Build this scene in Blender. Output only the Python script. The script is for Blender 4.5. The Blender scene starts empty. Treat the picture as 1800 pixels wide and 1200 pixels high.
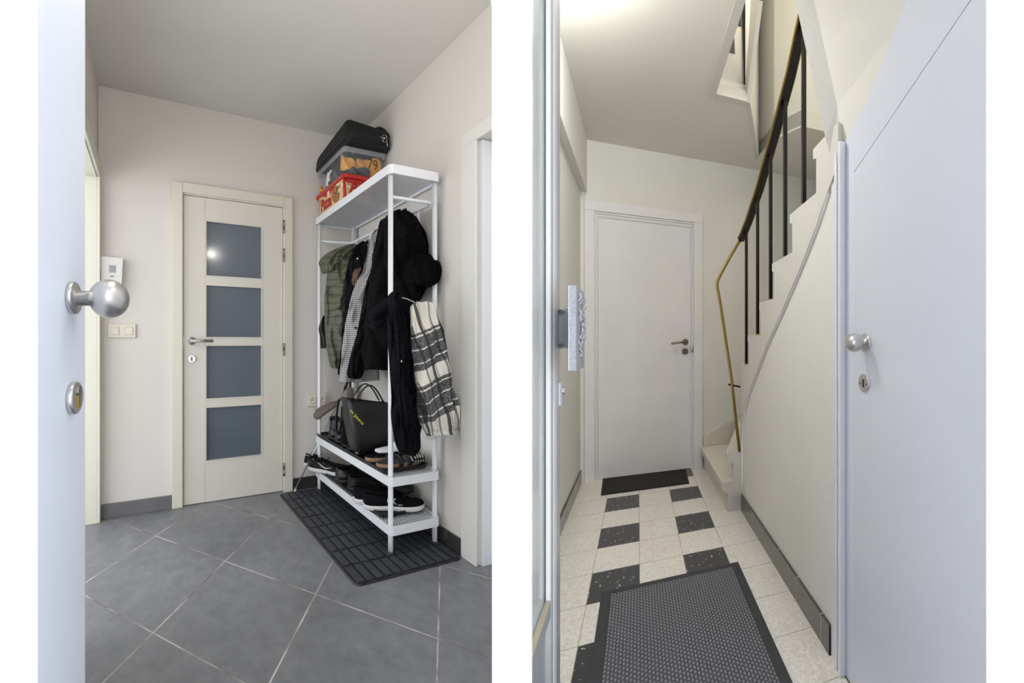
import bpy, bmesh, math, random
from mathutils import Vector, noise
C = bpy.context.scene.collection
SC = bpy.context.scene
PI = math.pi
random.seed(7)

# ------------------------------------------------------------------ building grids
# each room is set out on its own plan grid: O = a corner of the room on the floor, U and V = the
# directions (and module) in which its two walls run, heights in metres
class Grid:
    def __init__(s, O, U, V):
        s.O, s.U, s.V = Vector((O[0], O[1], 0)), Vector((U[0], U[1], 0)), Vector((V[0], V[1], 0))
    def P(s, p):
        return s.O + s.U * p[0] + s.V * p[1] + Vector((0, 0, p[2]))
W = Grid((0, 0), (1, 0), (0, 1))
L = Grid((-1.2102, 4.0453), (0.7199, 0.4905), (1.0024, -1.4714))       # entrance room: u runs right along its back wall, v out of it
R = Grid((0.5703, 4.0296), (1.1839, 0.5167), (-0.3489, -1.4624))       # stair hall, built on an oblique plot
D = Grid((-0.7104, 0.8531), (0.8591, 0.2699), (-0.8865, 1.5278))       # the open front door leaf: u out of its face, v towards its free edge
G = L

# ------------------------------------------------------------------ materials
def lin(c):
    return tuple(((x / 255) / 12.92 if x / 255 <= .04045 else ((x / 255 + .055) / 1.055) ** 2.4) for x in c) + (1,)

class NT:
    def __init__(s, name):
        s.m = bpy.data.materials.new(name); s.m.use_nodes = True
        s.t = s.m.node_tree; s.b = s.t.nodes['Principled BSDF']; s.out = s.t.nodes['Material Output']
        a = s.n('ShaderNodeAttribute'); a.attribute_name = 'room'; s.pos = a.outputs['Vector']
        sp = s.n('ShaderNodeSeparateXYZ'); s.l(s.pos, sp.inputs[0]); s.u, s.v, s.w = sp.outputs
    def n(s, t): return s.t.nodes.new(t)
    def l(s, a, b): s.t.links.new(a, b)
    def math(s, op, a, b=None, c=None):
        n = s.n('ShaderNodeMath'); n.operation = op
        for i, x in enumerate((a, b, c)):
            if x is None: continue
            if isinstance(x, (int, float)): n.inputs[i].default_value = x
            else: s.l(x, n.inputs[i])
        return n.outputs[0]
    def mix(s, f, a, b):
        n = s.n('ShaderNodeMix'); n.data_type = 'RGBA'
        for i, x in ((0, f), (6, a), (7, b)):
            if isinstance(x, (int, float)): n.inputs[i].default_value = x
            elif isinstance(x, tuple): n.inputs[i].default_value = x
            else: s.l(x, n.inputs[i])
        return n.outputs[2]
    def noise(s, scale, detail=3, rough=.5, vec=None):
        n = s.n('ShaderNodeTexNoise'); n.inputs['Scale'].default_value = scale
        n.inputs['Detail'].default_value = detail; n.inputs['Roughness'].default_value = rough
        s.l(vec or s.pos, n.inputs['Vector']); return n.outputs['Fac']
    def ramp(s, f, stops, interp='LINEAR'):
        n = s.n('ShaderNodeValToRGB'); e = n.color_ramp.elements; n.color_ramp.interpolation = interp
        while len(e) < len(stops): e.new(.5)
        for k, (p, c) in enumerate(stops):
            e[k].position = p; e[k].color = c if isinstance(c, tuple) else (c, c, c, 1)
        s.l(f, n.inputs[0]); return n.outputs[0]
    def bump(s, h, strength=.3, dist=.01):
        n = s.n('ShaderNodeBump'); n.inputs['Strength'].default_value = strength; n.inputs['Distance'].default_value = dist
        s.l(h, n.inputs['Height']); s.l(n.outputs[0], s.b.inputs['Normal'])
    def set(s, **k):
        for a, x in k.items():
            i = s.b.inputs[a.replace('_', ' ')]
            if isinstance(x, (int, float, tuple)): i.default_value = x
            else: s.l(x, i)
        return s

def plain(name, c, rough=.6, metal=0, bump=0, bscale=60, vary=.06, vscale=3, spec=.5, coat=0):
    t = NT(name); col = lin(c)
    d = tuple(x * (1 - vary * 2) for x in col[:3]) + (1,)
    f = t.ramp(t.noise(vscale, 4), [(.3, 0), (.75, 1)])
    t.set(Base_Color=t.mix(f, d, col), Roughness=rough, Metallic=metal)
    t.b.inputs['Specular IOR Level'].default_value = spec
    t.b.inputs['Coat Weight'].default_value = coat
    if bump: t.bump(t.noise(bscale, 3), bump, .004)
    return t.m

def glassmat(name, c, rough, alpha, spec=.5):
    t = NT(name); t.set(Base_Color=lin(c), Roughness=rough)
    t.b.inputs['Alpha'].default_value = alpha; t.b.inputs['Specular IOR Level'].default_value = spec
    return t.m

M = {}
M['wallL'] = plain('warm_white_wall_paint', (220, 214, 206), .75, bump=.15, bscale=140, vary=.02, vscale=2)
M['ceilL'] = plain('matt_ceiling_paint', (222, 218, 211), .85, bump=.1, bscale=90, vary=.02)
M['wallR'] = plain('cream_wall_paint', (230, 228, 221), .7, bump=.2, bscale=110, vary=.025, vscale=2.5)
M['ceilR'] = plain('cream_ceiling_paint', (228, 225, 216), .8, bump=.1, bscale=80, vary=.02)
M['cream'] = plain('cream_gloss_trim', (218, 213, 197), .38, vary=.015)
M['creamdoor'] = plain('cream_painted_door', (218, 211, 199), .4, bump=.06, bscale=60, vary=.012)
M['white'] = plain('white_lacquer', (232, 232, 236), .35, vary=.01)
M['doorR'] = plain('painted_flush_door', (236, 235, 236), .42, bump=.1, bscale=30, vary=.03, vscale=4)
M['trimR'] = plain('white_gloss_trim', (234, 232, 232), .35, vary=.01)
M['closet'] = plain('cool_white_painted_panel', (222, 225, 236), .42, bump=.25, bscale=26, vary=.015, vscale=3)
M['pier'] = plain('bright_white_paint', (252, 252, 252), .9, vary=0)
M['leaf'] = plain('white_front_door_lacquer', (228, 234, 247), .45, vary=.015, vscale=6)
M['steel'] = plain('brushed_steel', (214, 213, 212), .34, 1, vary=.05, vscale=30)
M['steeldark'] = plain('dull_nickel', (150, 146, 138), .35, 1, vary=.05, vscale=30)
M['chrome'] = plain('chrome', (225, 225, 225), .12, 1, vary=0)
M['alu'] = plain('aluminium_profile', (206, 210, 216), .35, .5, vary=.03, vscale=10)
M['dark'] = plain('dark_slot', (18, 18, 18), .6)
M['plastic'] = plain('ivory_plastic', (222, 214, 196), .4, vary=.01)
M['greyplastic'] = plain('pale_grey_plastic', (215, 212, 206), .4, vary=.01)
M['rack'] = plain('white_powder_coat', (236, 237, 240), .4, vary=.01)
M['trayblack'] = plain('black_tray_plastic', (30, 31, 33), .45, vary=.1)
M['rubber'] = plain('black_rubber', (28, 29, 32), .5, bump=.3, bscale=220, vary=.15, vscale=20)
M['rubblock'] = plain('ribbed_rubber_block', (60, 63, 70), .5, bump=.5, bscale=260, vary=.2, vscale=25)
M['blackcloth'] = plain('black_cloth', (18, 18, 22), .95, bump=.4, bscale=260, vary=.2, vscale=14, spec=.15)
M['fur'] = plain('black_fur', (11, 10, 11), .95, bump=1, bscale=120, vary=.4, vscale=30, spec=.2)
M['lining'] = plain('dark_green_black_lining', (34, 36, 33), .8, bump=.3, bscale=90)
M['nylon'] = plain('black_nylon', (11, 11, 12), .75, bump=.8, bscale=35, vary=.2, vscale=10)
M['leather'] = plain('black_leather', (20, 20, 22), .4, bump=.25, bscale=70, vary=.15, vscale=12)
M['leatherblue'] = plain('dark_navy_leather', (24, 27, 36), .32, bump=.2, bscale=60)
M['suede'] = plain('taupe_suede', (112, 100, 90), .9, bump=.3, bscale=150)
def quilt():
    t = NT('olive_quilted_nylon')
    ph = t.math('DIVIDE', t.math('ADD', t.w, t.math('MULTIPLY', t.noise(7, 2), .05)), .05)
    f = t.math('ABSOLUTE', t.math('SINE', t.math('MULTIPLY', ph, PI)))
    seam = t.ramp(f, [(.05, 1), (.16, 0)])
    c = t.mix(t.noise(10), lin((84, 85, 66)), lin((98, 98, 78)))
    t.set(Base_Color=t.mix(t.math('MULTIPLY', seam, .55), c, lin((44, 46, 36))), Roughness=.6)
    t.bump(t.math('ADD', t.math('POWER', f, .5), t.math('MULTIPLY', t.noise(60, 3), .4)), .8, .008)
    return t.m
M['olive'] = quilt()
M['oliveseam'] = plain('dark_olive_binding', (34, 36, 30), .6)
M['brownfur'] = plain('brown_fur_trim', (140, 112, 86), .95, bump=1, bscale=150, vary=.4, vscale=40)
M['sole'] = plain('white_rubber_sole', (222, 220, 216), .55, vary=.06, vscale=20)
M['blacksole'] = plain('black_rubber_sole', (24, 24, 25), .6)
M['slipper'] = plain('pale_slipper_cloth', (226, 226, 228), .8, bump=.2, bscale=150)
M['yellow'] = plain('yellow_print', (222, 214, 60), .6, vary=0)
M['inkwhite'] = plain('white_print', (225, 225, 228), .6, vary=0)
M['ink'] = plain('black_marker_ink', (40, 40, 42), .6, vary=0)
M['red'] = plain('red_crate_plastic', (196, 34, 24), .35, vary=.04)
M['redink'] = plain('red_print', (186, 30, 28), .55, vary=0)
M['cheese'] = plain('pizza_print', (205, 150, 88), .6, vary=.25, vscale=60)
M['paper'] = plain('manila_paper', (250, 178, 50), .8, vary=.1, vscale=12)
M['greypaper'] = plain('dark_grey_card', (70, 74, 80), .7)
M['satin'] = plain('satin_grey_metal', (196, 199, 206), .35, .3)
M['trimL'] = plain('white_gloss_casing', (226, 224, 217), .38, vary=.01)
M['whitepaper'] = plain('white_paper', (225, 220, 210), .8)
M['clear'] = glassmat('clear_box_plastic', (215, 220, 228), .1, .09)
M['clearrim'] = glassmat('thick_clear_plastic', (222, 226, 232), .2, .22)
M['paneglass'] = plain('smoked_frosted_glass', (90, 99, 108), .09, vary=.05, vscale=3, spec=.55)
M['glass'] = glassmat('greenish_door_glass', (243, 248, 245), .1, .6)
M['brass'] = plain('aged_brass', (172, 142, 74), .4, .7, vary=.12, vscale=12)
M['blackmetal'] = plain('black_painted_metal', (14, 14, 15), .35, vary=.1, vscale=20, spec=.25)
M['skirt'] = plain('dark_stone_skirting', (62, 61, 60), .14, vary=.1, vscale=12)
M['skirtL'] = plain('grey_tile_skirting', (112, 110, 110), .4, vary=.1, vscale=12)
M['bead'] = plain('beige_glazing_seal', (206, 192, 168), .6)
M['grout'] = plain('pale_grout', (205, 200, 190), .9)
M['outside'] = plain('plain_render', (215, 214, 210), .9)

def floor_left():
    t = NT('grey_porcelain_tiles')
    a = math.radians(46.4); s = 1 / .4605
    x = t.math('ADD', t.u, 1.127); y = t.math('SUBTRACT', t.v, .629)
    p = t.math('MULTIPLY', t.math('ADD', t.math('MULTIPLY', x, math.cos(a)), t.math('MULTIPLY', y, math.sin(a))), s)
    q = t.math('MULTIPLY', t.math('SUBTRACT', t.math('MULTIPLY', y, math.cos(a)), t.math('MULTIPLY', x, math.sin(a))), s)
    def line(z):
        f = t.math('ABSOLUTE', t.math('SUBTRACT', t.math('FRACT', t.math('ADD', z, .5)), .5))
        return t.math('LESS_THAN', f, .0055)
    m = t.math('MAXIMUM', line(p), line(q))
    n1 = t.noise(2.2, 6, .6); n2 = t.noise(16, 8, .7)
    f = t.math('ADD', t.math('MULTIPLY', n1, .5), t.math('MULTIPLY', n2, .5))
    c = t.ramp(f, [(.36, lin((106, 107, 110))), (.52, lin((126, 127, 131))), (.68, lin((144, 145, 150)))])
    g = t.ramp(t.noise(6, 3), [(.4, lin((120, 112, 102))), (.6, lin((200, 198, 192)))])
    t.set(Base_Color=t.mix(m, c, g), Roughness=t.math('ADD', t.math('MULTIPLY', m, .4), .42))
    t.bump(t.math('SUBTRACT', t.math('MULTIPLY', n2, .25), m), .25, .003)
    return t.m
M['floorL'] = floor_left()

def floor_right():
    t = NT('terrazzo_tiles')
    p = t.math('DIVIDE', t.math('SUBTRACT', t.u, .17), .2045)
    q = t.math('DIVIDE', t.math('SUBTRACT', t.v, .36), .1985)
    def line(z):
        f = t.math('ABSOLUTE', t.math('SUBTRACT', t.math('FRACT', t.math('ADD', z, .5)), .5))
        return t.math('LESS_THAN', f, .007)
    m = t.math('MAXIMUM', line(p), line(q))
    def even(z):
        return t.math('LESS_THAN', t.math('FRACT', t.math('MULTIPLY', t.math('ADD', z, .0), .5)), .5)
    black = t.math('MULTIPLY', even(p), even(q))
    vo = t.n('ShaderNodeTexVoronoi'); vo.inputs['Scale'].default_value = 150; t.l(t.pos, vo.inputs['Vector'])
    wn = t.n('ShaderNodeTexVoronoi'); wn.inputs['Scale'].default_value = 60; t.l(t.pos, wn.inputs['Vector'])
    white = t.mix(t.ramp(vo.outputs['Color'], [(.2, 0), (.9, 1)]), lin((224, 217, 207)), lin((247, 244, 238)))
    white = t.mix(t.math('MULTIPLY', t.noise(3, 4), .25), white, lin((190, 178, 158)))
    chip = t.math('LESS_THAN', wn.outputs['Distance'], t.math('MULTIPLY', t.noise(25, 2), .5))
    chip2 = t.math('MULTIPLY', chip, t.math('GREATER_THAN', t.noise(40, 1), .54))
    blk = t.mix(chip2, lin((47, 48, 52)), lin((190, 190, 186)))
    c = t.mix(black, white, blk)
    t.set(Base_Color=t.mix(t.math('MULTIPLY', m, .75), c, lin((150, 140, 122))), Roughness=t.math('ADD', t.math('MULTIPLY', m, .4), .3))
    t.bump(t.math('SUBTRACT', 1, m), .3, .002)
    return t.m
M['floorR'] = floor_right()

def terrazzo(name, c, d, s=260):
    t = NT(name)
    vo = t.n('ShaderNodeTexVoronoi'); vo.inputs['Scale'].default_value = s; t.l(t.pos, vo.inputs['Vector'])
    f = t.ramp(vo.outputs['Color'], [(.15, 0), (.5, 1)])
    t.set(Base_Color=t.mix(f, lin(d), lin(c)), Roughness=.55)
    t.bump(t.noise(200, 2), .15, .002)
    return t.m
M['stone'] = terrazzo('cream_terrazzo_stone', (222, 216, 204), (204, 197, 183), 600)
M['stringer'] = terrazzo('pale_grey_terrazzo', (216, 213, 206), (202, 198, 190), 700)

def slots():
    t = NT('slotted_white_sheet')
    f = t.math('FRACT', t.math('ADD', t.math('MULTIPLY', t.v, 85), t.math('MULTIPLY', t.u, 30))); g = t.math('FRACT', t.math('MULTIPLY', t.u, 60))
    hole = t.math('MULTIPLY', t.math('GREATER_THAN', f, .55), t.math('GREATER_THAN', g, .25))
    t.set(Base_Color=lin((214, 216, 222)), Roughness=.45, Alpha=t.math('SUBTRACT', 1, hole))
    return t.m
M['slots'] = slots()
def holes():
    t = NT('perforated_white_sheet')
    r = t.math('MULTIPLY', t.v, 62); sh = t.math('MULTIPLY', t.math('FLOOR', r), .5)
    f = t.math('FRACT', r); g = t.math('FRACT', t.math('ADD', t.math('MULTIPLY', t.u, 62), sh))
    hole = t.math('MULTIPLY', t.math('GREATER_THAN', f, .45), t.math('GREATER_THAN', g, .4))
    t.set(Base_Color=lin((222, 223, 226)), Roughness=.45, Alpha=t.math('SUBTRACT', 1, hole))
    return t.m
M['holes'] = holes()

def hound():
    t = NT('houndstooth_wool')
    x = t.math('MULTIPLY', t.math('ADD', t.u, t.math('MULTIPLY', t.v, .6)), 92); y = t.math('MULTIPLY', t.w, 80)
    def tri(z): return t.math('GREATER_THAN', t.math('FRACT', z), .5)
    a, b = tri(x), tri(y); d = tri(t.math('MULTIPLY', t.math('ADD', x, y), 2))
    same = t.math('MULTIPLY', a, b)
    none = t.math('MULTIPLY', t.math('SUBTRACT', 1, a), t.math('SUBTRACT', 1, b))
    k = t.math('ADD', same, t.math('MULTIPLY', t.math('SUBTRACT', t.math('SUBTRACT', 1, same), none), d))
    t.set(Base_Color=t.mix(k, lin((28, 28, 30)), lin((208, 206, 204))), Roughness=.9)
    t.bump(t.noise(180, 2), .3, .002)
    return t.m
M['hound'] = hound()

def plaid():
    t = NT('plaid_wool')
    h = t.math('SUBTRACT', t.w, t.math('MULTIPLY', t.math('ADD', t.u, .15), .38))
    a = t.math('FRACT', t.math('DIVIDE', t.math('SUBTRACT', h, .705), .262))
    b = t.math('FRACT', t.math('DIVIDE', t.math('ADD', t.u, t.math('MULTIPLY', t.w, .34)), .125))
    hb = t.ramp(a, [(0, 1.), (.12, 0.), (.15, 1.), (.38, 0.), (.41, 1.), (.62, 0.), (.65, 1.), (.72, 0.)], 'CONSTANT')
    vb = t.ramp(b, [(0, 1.), (.14, 0.), (.18, .7), (.23, 0.), (.62, .8), (.70, 0.)], 'CONSTANT')
    inb = t.math('MULTIPLY', t.math('LESS_THAN', h, 1.15), t.math('GREATER_THAN', h, .70))
    hb = t.math('MULTIPLY', hb, inb)
    mel = t.ramp(t.noise(160, 3, .8), [(.42, 0), (.6, 1)])
    grey = t.mix(mel, lin((44, 44, 47)), lin((126, 124, 124)))
    c = t.mix(hb, lin((222, 216, 204)), grey)
    c = t.mix(t.math('MULTIPLY', vb, .92), c, t.mix(mel, lin((24, 24, 26)), lin((60, 60, 62))))
    t.set(Base_Color=c, Roughness=.95)
    t.bump(t.noise(150, 3), .6, .003)
    return t.m
M['plaid'] = plaid()

def knit():
    t = NT('black_rib_knit')
    f = t.math('SINE', t.math('MULTIPLY', t.w, 700)); g = t.math('SINE', t.math('MULTIPLY', t.u, 260))
    t.set(Base_Color=t.mix(t.noise(20), lin((9, 9, 13)), lin((20, 20, 27))), Roughness=.95)
    t.b.inputs['Specular IOR Level'].default_value = .12
    t.bump(t.math('ADD', f, t.math('MULTIPLY', g, .6)), .6, .002)
    return t.m
M['knit'] = knit()

def pizzabox():
    t = NT('printed_crate_side')
    s = t.math('ADD', t.u, t.v)
    x = t.math('FLOOR', t.math('MULTIPLY', s, 34)); y = t.math('FLOOR', t.math('MULTIPLY', t.w, 44))
    wn = t.n('ShaderNodeTexWhiteNoise'); wn.noise_dimensions = '2D'
    cv = t.n('ShaderNodeCombineXYZ'); t.l(x, cv.inputs[0]); t.l(y, cv.inputs[1]); t.l(cv.outputs[0], wn.inputs['Vector'])
    sq = t.ramp(wn.outputs['Value'], [(0, lin((205, 160, 96))), (.35, lin((238, 222, 190))), (.6, lin((222, 188, 130))), (.82, lin((240, 232, 214)))], 'CONSTANT')
    rd = t.ramp(wn.outputs['Value'], [(0, lin((190, 36, 30))), (.55, lin((226, 200, 150))), (.75, lin((190, 36, 30))), (.9, lin((240, 232, 214)))], 'CONSTANT')
    wood = t.mix(t.ramp(t.math('FRACT', t.math('MULTIPLY', s, 42)), [(.46, 0), (.5, 1)]), lin((222, 180, 118)), lin((236, 206, 156)))
    top = t.math('GREATER_THAN', t.w, 2.062)
    low = t.math('LESS_THAN', t.w, 2.035)
    c = t.mix(low, sq, wood)
    t.set(Base_Color=t.mix(top, c, rd), Roughness=.45)
    return t.m
M['pizza'] = pizzabox()

def dots():
    t = NT('white_dotted_black_cloth')
    f = t.math('SUBTRACT', t.math('FRACT', t.math('MULTIPLY', t.u, 60)), .5)
    g = t.math('SUBTRACT', t.math('FRACT', t.math('MULTIPLY', t.math('ADD', t.v, t.w), 60)), .5)
    d = t.math('ADD', t.math('MULTIPLY', f, f), t.math('MULTIPLY', g, g))
    t.set(Base_Color=t.mix(t.math('LESS_THAN', d, .05), lin((18, 18, 20)), lin((220, 220, 220))), Roughness=.8)
    return t.m
M['dots'] = dots()

def cork():
    t = NT('cork'); n = t.noise(180, 4, .8)
    t.set(Base_Color=t.ramp(n, [(.35, lin((112, 82, 54))), (.6, lin((186, 146, 104)))]), Roughness=.8); t.bump(n, .4, .002)
    return t.m
M['cork'] = cork()

def matfab():
    t = NT('ribbed_mat_pile')
    x = t.math('MULTIPLY', t.u, 88); r = t.math('FLOOR', x)
    y = t.math('ADD', t.math('MULTIPLY', t.v, 62), t.math('MULTIPLY', r, .5))
    f = t.math('ABSOLUTE', t.math('SUBTRACT', t.math('FRACT', x), .5)); g = t.math('ABSOLUTE', t.math('SUBTRACT', t.math('FRACT', y), .5))
    h = t.math('MULTIPLY', t.math('SUBTRACT', .5, f), t.math('SUBTRACT', .5, g))
    k = t.ramp(h, [(.02, 0), (.14, 1)])
    c = t.mix(k, lin((70, 71, 75)), lin((150, 151, 158)))
    t.set(Base_Color=t.mix(t.math('MULTIPLY', t.noise(5, 5), .4), c, lin((90, 90, 92))), Roughness=.95)
    t.bump(h, 1, .02)
    return t.m
M['matpile'] = matfab()
M['matedge'] = plain('black_mat_border', (60, 60, 64), .7, bump=.3, bscale=150, vary=.1, vscale=20)
M['coir'] = plain('black_fibre_mat', (38, 37, 36), .95, bump=1, bscale=260, vary=.3, vscale=90)
def relief():
    t = NT('cast_aluminium')
    n = t.noise(130, 4, .7)
    t.set(Base_Color=t.mix(n, lin((150, 152, 162)), lin((225, 227, 235))), Roughness=.4, Metallic=.8); t.bump(n, .5, .003)
    return t.m
M['cast'] = relief()

# ------------------------------------------------------------------ mesh helpers (all take room coordinates)
class B:
    def __init__(s, g=None): s.bm = bmesh.new(); s.g = g or G
    def _new(s, vs, fs, smooth=False):
        v = [s.bm.verts.new(p) for p in vs]
        out = []
        for f in fs:
            try: x = s.bm.faces.new([v[i] for i in f]); x.smooth = smooth; out.append(x)
            except ValueError: pass
        return v, out
    def box(s, u0, u1, v0, v1, w0, w1, bev=0):
        vs = [(u, v, w) for w in (w0, w1) for v in (v0, v1) for u in (u0, u1)]
        v, f = s._new(vs, [(0, 1, 3, 2), (4, 6, 7, 5), (0, 4, 5, 1), (2, 3, 7, 6), (0, 2, 6, 4), (1, 5, 7, 3)])
        if bev:
            ed = list({e for x in f for e in x.edges})
            bmesh.ops.bevel(s.bm, geom=ed, offset=bev, segments=2, affect='EDGES', profile=.5)
        return s
    def prism(s, pts, axis, a, b, bev=0):
        """polygon pts extruded along axis 'u','v' or 'w' from a to b; pts hold the other two coordinates in order"""
        def mk(p, t):
            return {'u': (t, p[0], p[1]), 'v': (p[0], t, p[1]), 'w': (p[0], p[1], t)}[axis]
        n = len(pts)
        vs = [mk(p, a) for p in pts] + [mk(p, b) for p in pts]
        v, f = s._new(vs, [tuple(range(n)), tuple(range(2 * n - 1, n - 1, -1))] + [(i, (i + 1) % n, n + (i + 1) % n, n + i) for i in range(n)])
        if bev:
            ed = [e for e in {e for x in f for e in x.edges} if e.calc_face_angle(0) > .3]
            bmesh.ops.bevel(s.bm, geom=ed, offset=bev, segments=2, affect='EDGES', profile=.5)
        return s
    def quad(s, *p): s._new(p, [tuple(range(len(p)))]); return s
    def lathe(s, c, ax, prof, seg=32):
        c = Vector(c); ax = Vector(ax).normalized()
        a = ax.cross(Vector((0, 0, 1)) if abs(ax.z) < .9 else Vector((1, 0, 0))).normalized(); b = ax.cross(a)
        vs = []; n = len(prof)
        for d, r in prof:
            for k in range(seg):
                t = 2 * PI * k / seg
                vs.append(c + ax * d + (a * math.cos(t) + b * math.sin(t)) * r)
        fs = [(i * seg + k, i * seg + (k + 1) % seg, (i + 1) * seg + (k + 1) % seg, (i + 1) * seg + k) for i in range(n - 1) for k in range(seg)]
        fs += [tuple(range(seg))[::-1], tuple((n - 1) * seg + k for k in range(seg))]
        v, f = s._new(vs, fs, True)
        f[-1].smooth = f[-2].smooth = False
        return s
    def tube(s, path, r, seg=12, close=False, flat=1):
        path = [Vector(p) for p in path]; n = len(path); rings = []
        prev = None
        for i, p in enumerate(path):
            if close: d = path[(i + 1) % n] - path[i - 1]
            else: d = path[min(i + 1, n - 1)] - path[max(i - 1, 0)]
            d.normalize()
            if prev is None:
                a = d.cross(Vector((0, 0, 1)))
                if a.length < .1: a = d.cross(Vector((1, 0, 0)))
            else: a = prev - d * prev.dot(d)
            a.normalize(); prev = a; b = d.cross(a)
            rr = r[i] if isinstance(r, (list, tuple)) else r
            rings.append([p + (a * math.cos(2 * PI * k / seg) + b * flat * math.sin(2 * PI * k / seg)) * rr for k in range(seg)])
        vs = [q for g in rings for q in g]; m = n if close else n - 1
        fs = [(i * seg + k, i * seg + (k + 1) % seg, ((i + 1) % n) * seg + (k + 1) % seg, ((i + 1) % n) * seg + k) for i in range(m) for k in range(seg)]
        if not close: fs += [tuple(range(seg))[::-1], tuple((n - 1) * seg + k for k in range(seg))]
        s._new(vs, fs, True); return s
    def sweep(s, path, prof):
        """profile (side, up) swept along path; side is horizontal, square to the path"""
        path = [Vector(p) for p in path]; n = len(path); k = len(prof); vs = []
        for i, p in enumerate(path):
            d = (path[min(i + 1, n - 1)] - path[max(i - 1, 0)]).normalized()
            a = Vector((d.y, -d.x, 0))
            if a.length < .02: a = Vector((1, 0, 0))
            a.normalize(); up = a.cross(d); up.normalize()
            vs += [p + a * x + up * y for x, y in prof]
        fs = [(i * k + j, i * k + (j + 1) % k, (i + 1) * k + (j + 1) % k, (i + 1) * k + j) for i in range(n - 1) for j in range(k)]
        fs += [tuple(range(k))[::-1], tuple((n - 1) * k + j for j in range(k))]
        s._new(vs, fs); return s
    def rings(s, rs, smooth=True, cap=True):
        k = len(rs[0]); n = len(rs)
        fs = [(i * k + j, i * k + (j + 1) % k, (i + 1) * k + (j + 1) % k, (i + 1) * k + j) for i in range(n - 1) for j in range(k)]
        if cap: fs += [tuple(range(k))[::-1], tuple((n - 1) * k + j for j in range(k))]
        s._new([q for g in rs for q in g], fs, smooth); return s
    def fuzz(s, count, length, width, seed=1, down=.6):
        rnd = random.Random(seed)
        fs = [f for f in s.bm.faces if len(f.verts) == 4]
        area = [f.calc_area() for f in fs]
        for f in rnd.choices(fs, area, k=count):
            f.normal_update()
            a, b, c, d = [x.co for x in f.verts]
            x, y = rnd.random(), rnd.random()
            p = a.lerp(b, x).lerp(d.lerp(c, x), y)
            nrm = f.normal + Vector((rnd.uniform(-.6, .6), rnd.uniform(-.6, .6), rnd.uniform(-.6, .6) - down))
            t = Vector((rnd.uniform(-1, 1), rnd.uniform(-1, 1), rnd.uniform(-1, 1))).normalized() * width
            q = p + nrm.normalized() * length * rnd.uniform(.5, 1.2)
            s._new([p - t - f.normal * .003, p + t - f.normal * .003, q], [(0, 1, 2)])
        return s
    def obj(s, name, mat, parent=None, base=None, label=None, cat=None, group=None, kind=None, recalc=True):
        bm = s.bm
        if recalc: bmesh.ops.recalc_face_normals(bm, faces=bm.faces)
        vs = [v.co.copy() for v in bm.verts]
        lo = [min(v[i] for v in vs) for i in range(3)]; hi = [max(v[i] for v in vs) for i in range(3)]
        if base is None: base = ((lo[0] + hi[0]) / 2, (lo[1] + hi[1]) / 2, lo[2])
        wb = s.g.P(base)
        lay = bm.verts.layers.float_vector.new('room')
        for v in bm.verts: v[lay] = v.co.copy()
        for v in bm.verts: v.co = s.g.P(v.co) - wb
        det = s.g.U.x * s.g.V.y - s.g.U.y * s.g.V.x
        if det < 0: bmesh.ops.reverse_faces(bm, faces=bm.faces)
        me = bpy.data.meshes.new(name); bm.to_mesh(me); bm.free()
        mats = mat if isinstance(mat, (list, tuple)) else [mat]
        for m in mats: me.materials.append(M[m] if isinstance(m, str) else m)
        o = bpy.data.objects.new(name, me); C.objects.link(o)
        if parent is not None:
            o.parent = parent
            o.location = wb - WB[parent.name]
        else: o.location = wb
        WB[o.name] = wb
        if label: o['label'] = label
        if cat: o['category'] = cat
        if group: o['group'] = group
        if kind: o['kind'] = kind
        return o
WB = {}
def thing(name, label, cat, base, group=None, g=None, kind=None):
    o = bpy.data.objects.new(name, None); C.objects.link(o)
    wb = (g or G).P(base); o.location = wb; WB[o.name] = wb; o.empty_display_size = .05
    o['label'] = label; o['category'] = cat
    if group: o['group'] = group
    if kind: o['kind'] = kind
    return o
def struct(b, name, mat, label=None, cat=None, **k): return b.obj(name, mat, kind='structure', label=label, cat=cat, **k)
def dup(root, loc, label):
    r = root.copy(); C.objects.link(r); r.location = loc; r['label'] = label; WB[r.name] = Vector(loc)
    for ch in root.children:
        c = ch.copy(); C.objects.link(c); c.parent = r
        for gr in ch.children:
            d = gr.copy(); C.objects.link(d); d.parent = c
    return r

def lettering(txt, P0, A, Bv, width, height, g, parent, mat, name='lettering', shear=0, nrm=None, thick=.0006, bold=0, label=None):
    """real letters laid on a face: P0 lower left, A and Bv unit directions (room coordinates)"""
    cu = bpy.data.curves.new('t', 'FONT'); cu.body = txt; cu.shear = shear; cu.offset = bold; cu.resolution_u = 3
    to = bpy.data.objects.new('t', cu); C.objects.link(to)
    dg = bpy.context.evaluated_depsgraph_get(); me = bpy.data.meshes.new_from_object(to.evaluated_get(dg))
    b = B(g); b.bm.from_mesh(me)
    bpy.data.objects.remove(to); bpy.data.curves.remove(cu); bpy.data.meshes.remove(me)
    xs = [v.co.x for v in b.bm.verts]; ys = [v.co.y for v in b.bm.verts]
    x0, x1, y0, y1 = min(xs), max(xs), min(ys), max(ys)
    A, Bv, P0 = Vector(A), Vector(Bv), Vector(P0)
    n = Vector(nrm) if nrm else A.cross(Bv)
    r = bmesh.ops.extrude_face_region(b.bm, geom=b.bm.faces[:])
    for v in [e for e in r['geom'] if isinstance(e, bmesh.types.BMVert)]: v.co.z = 1
    for v in b.bm.verts:
        v.co = P0 + A * ((v.co.x - x0) / (x1 - x0) * width) + Bv * ((v.co.y - y0) / (y1 - y0) * height) + n * (v.co.z * thick)
    return b.obj(name, mat, parent)

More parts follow.
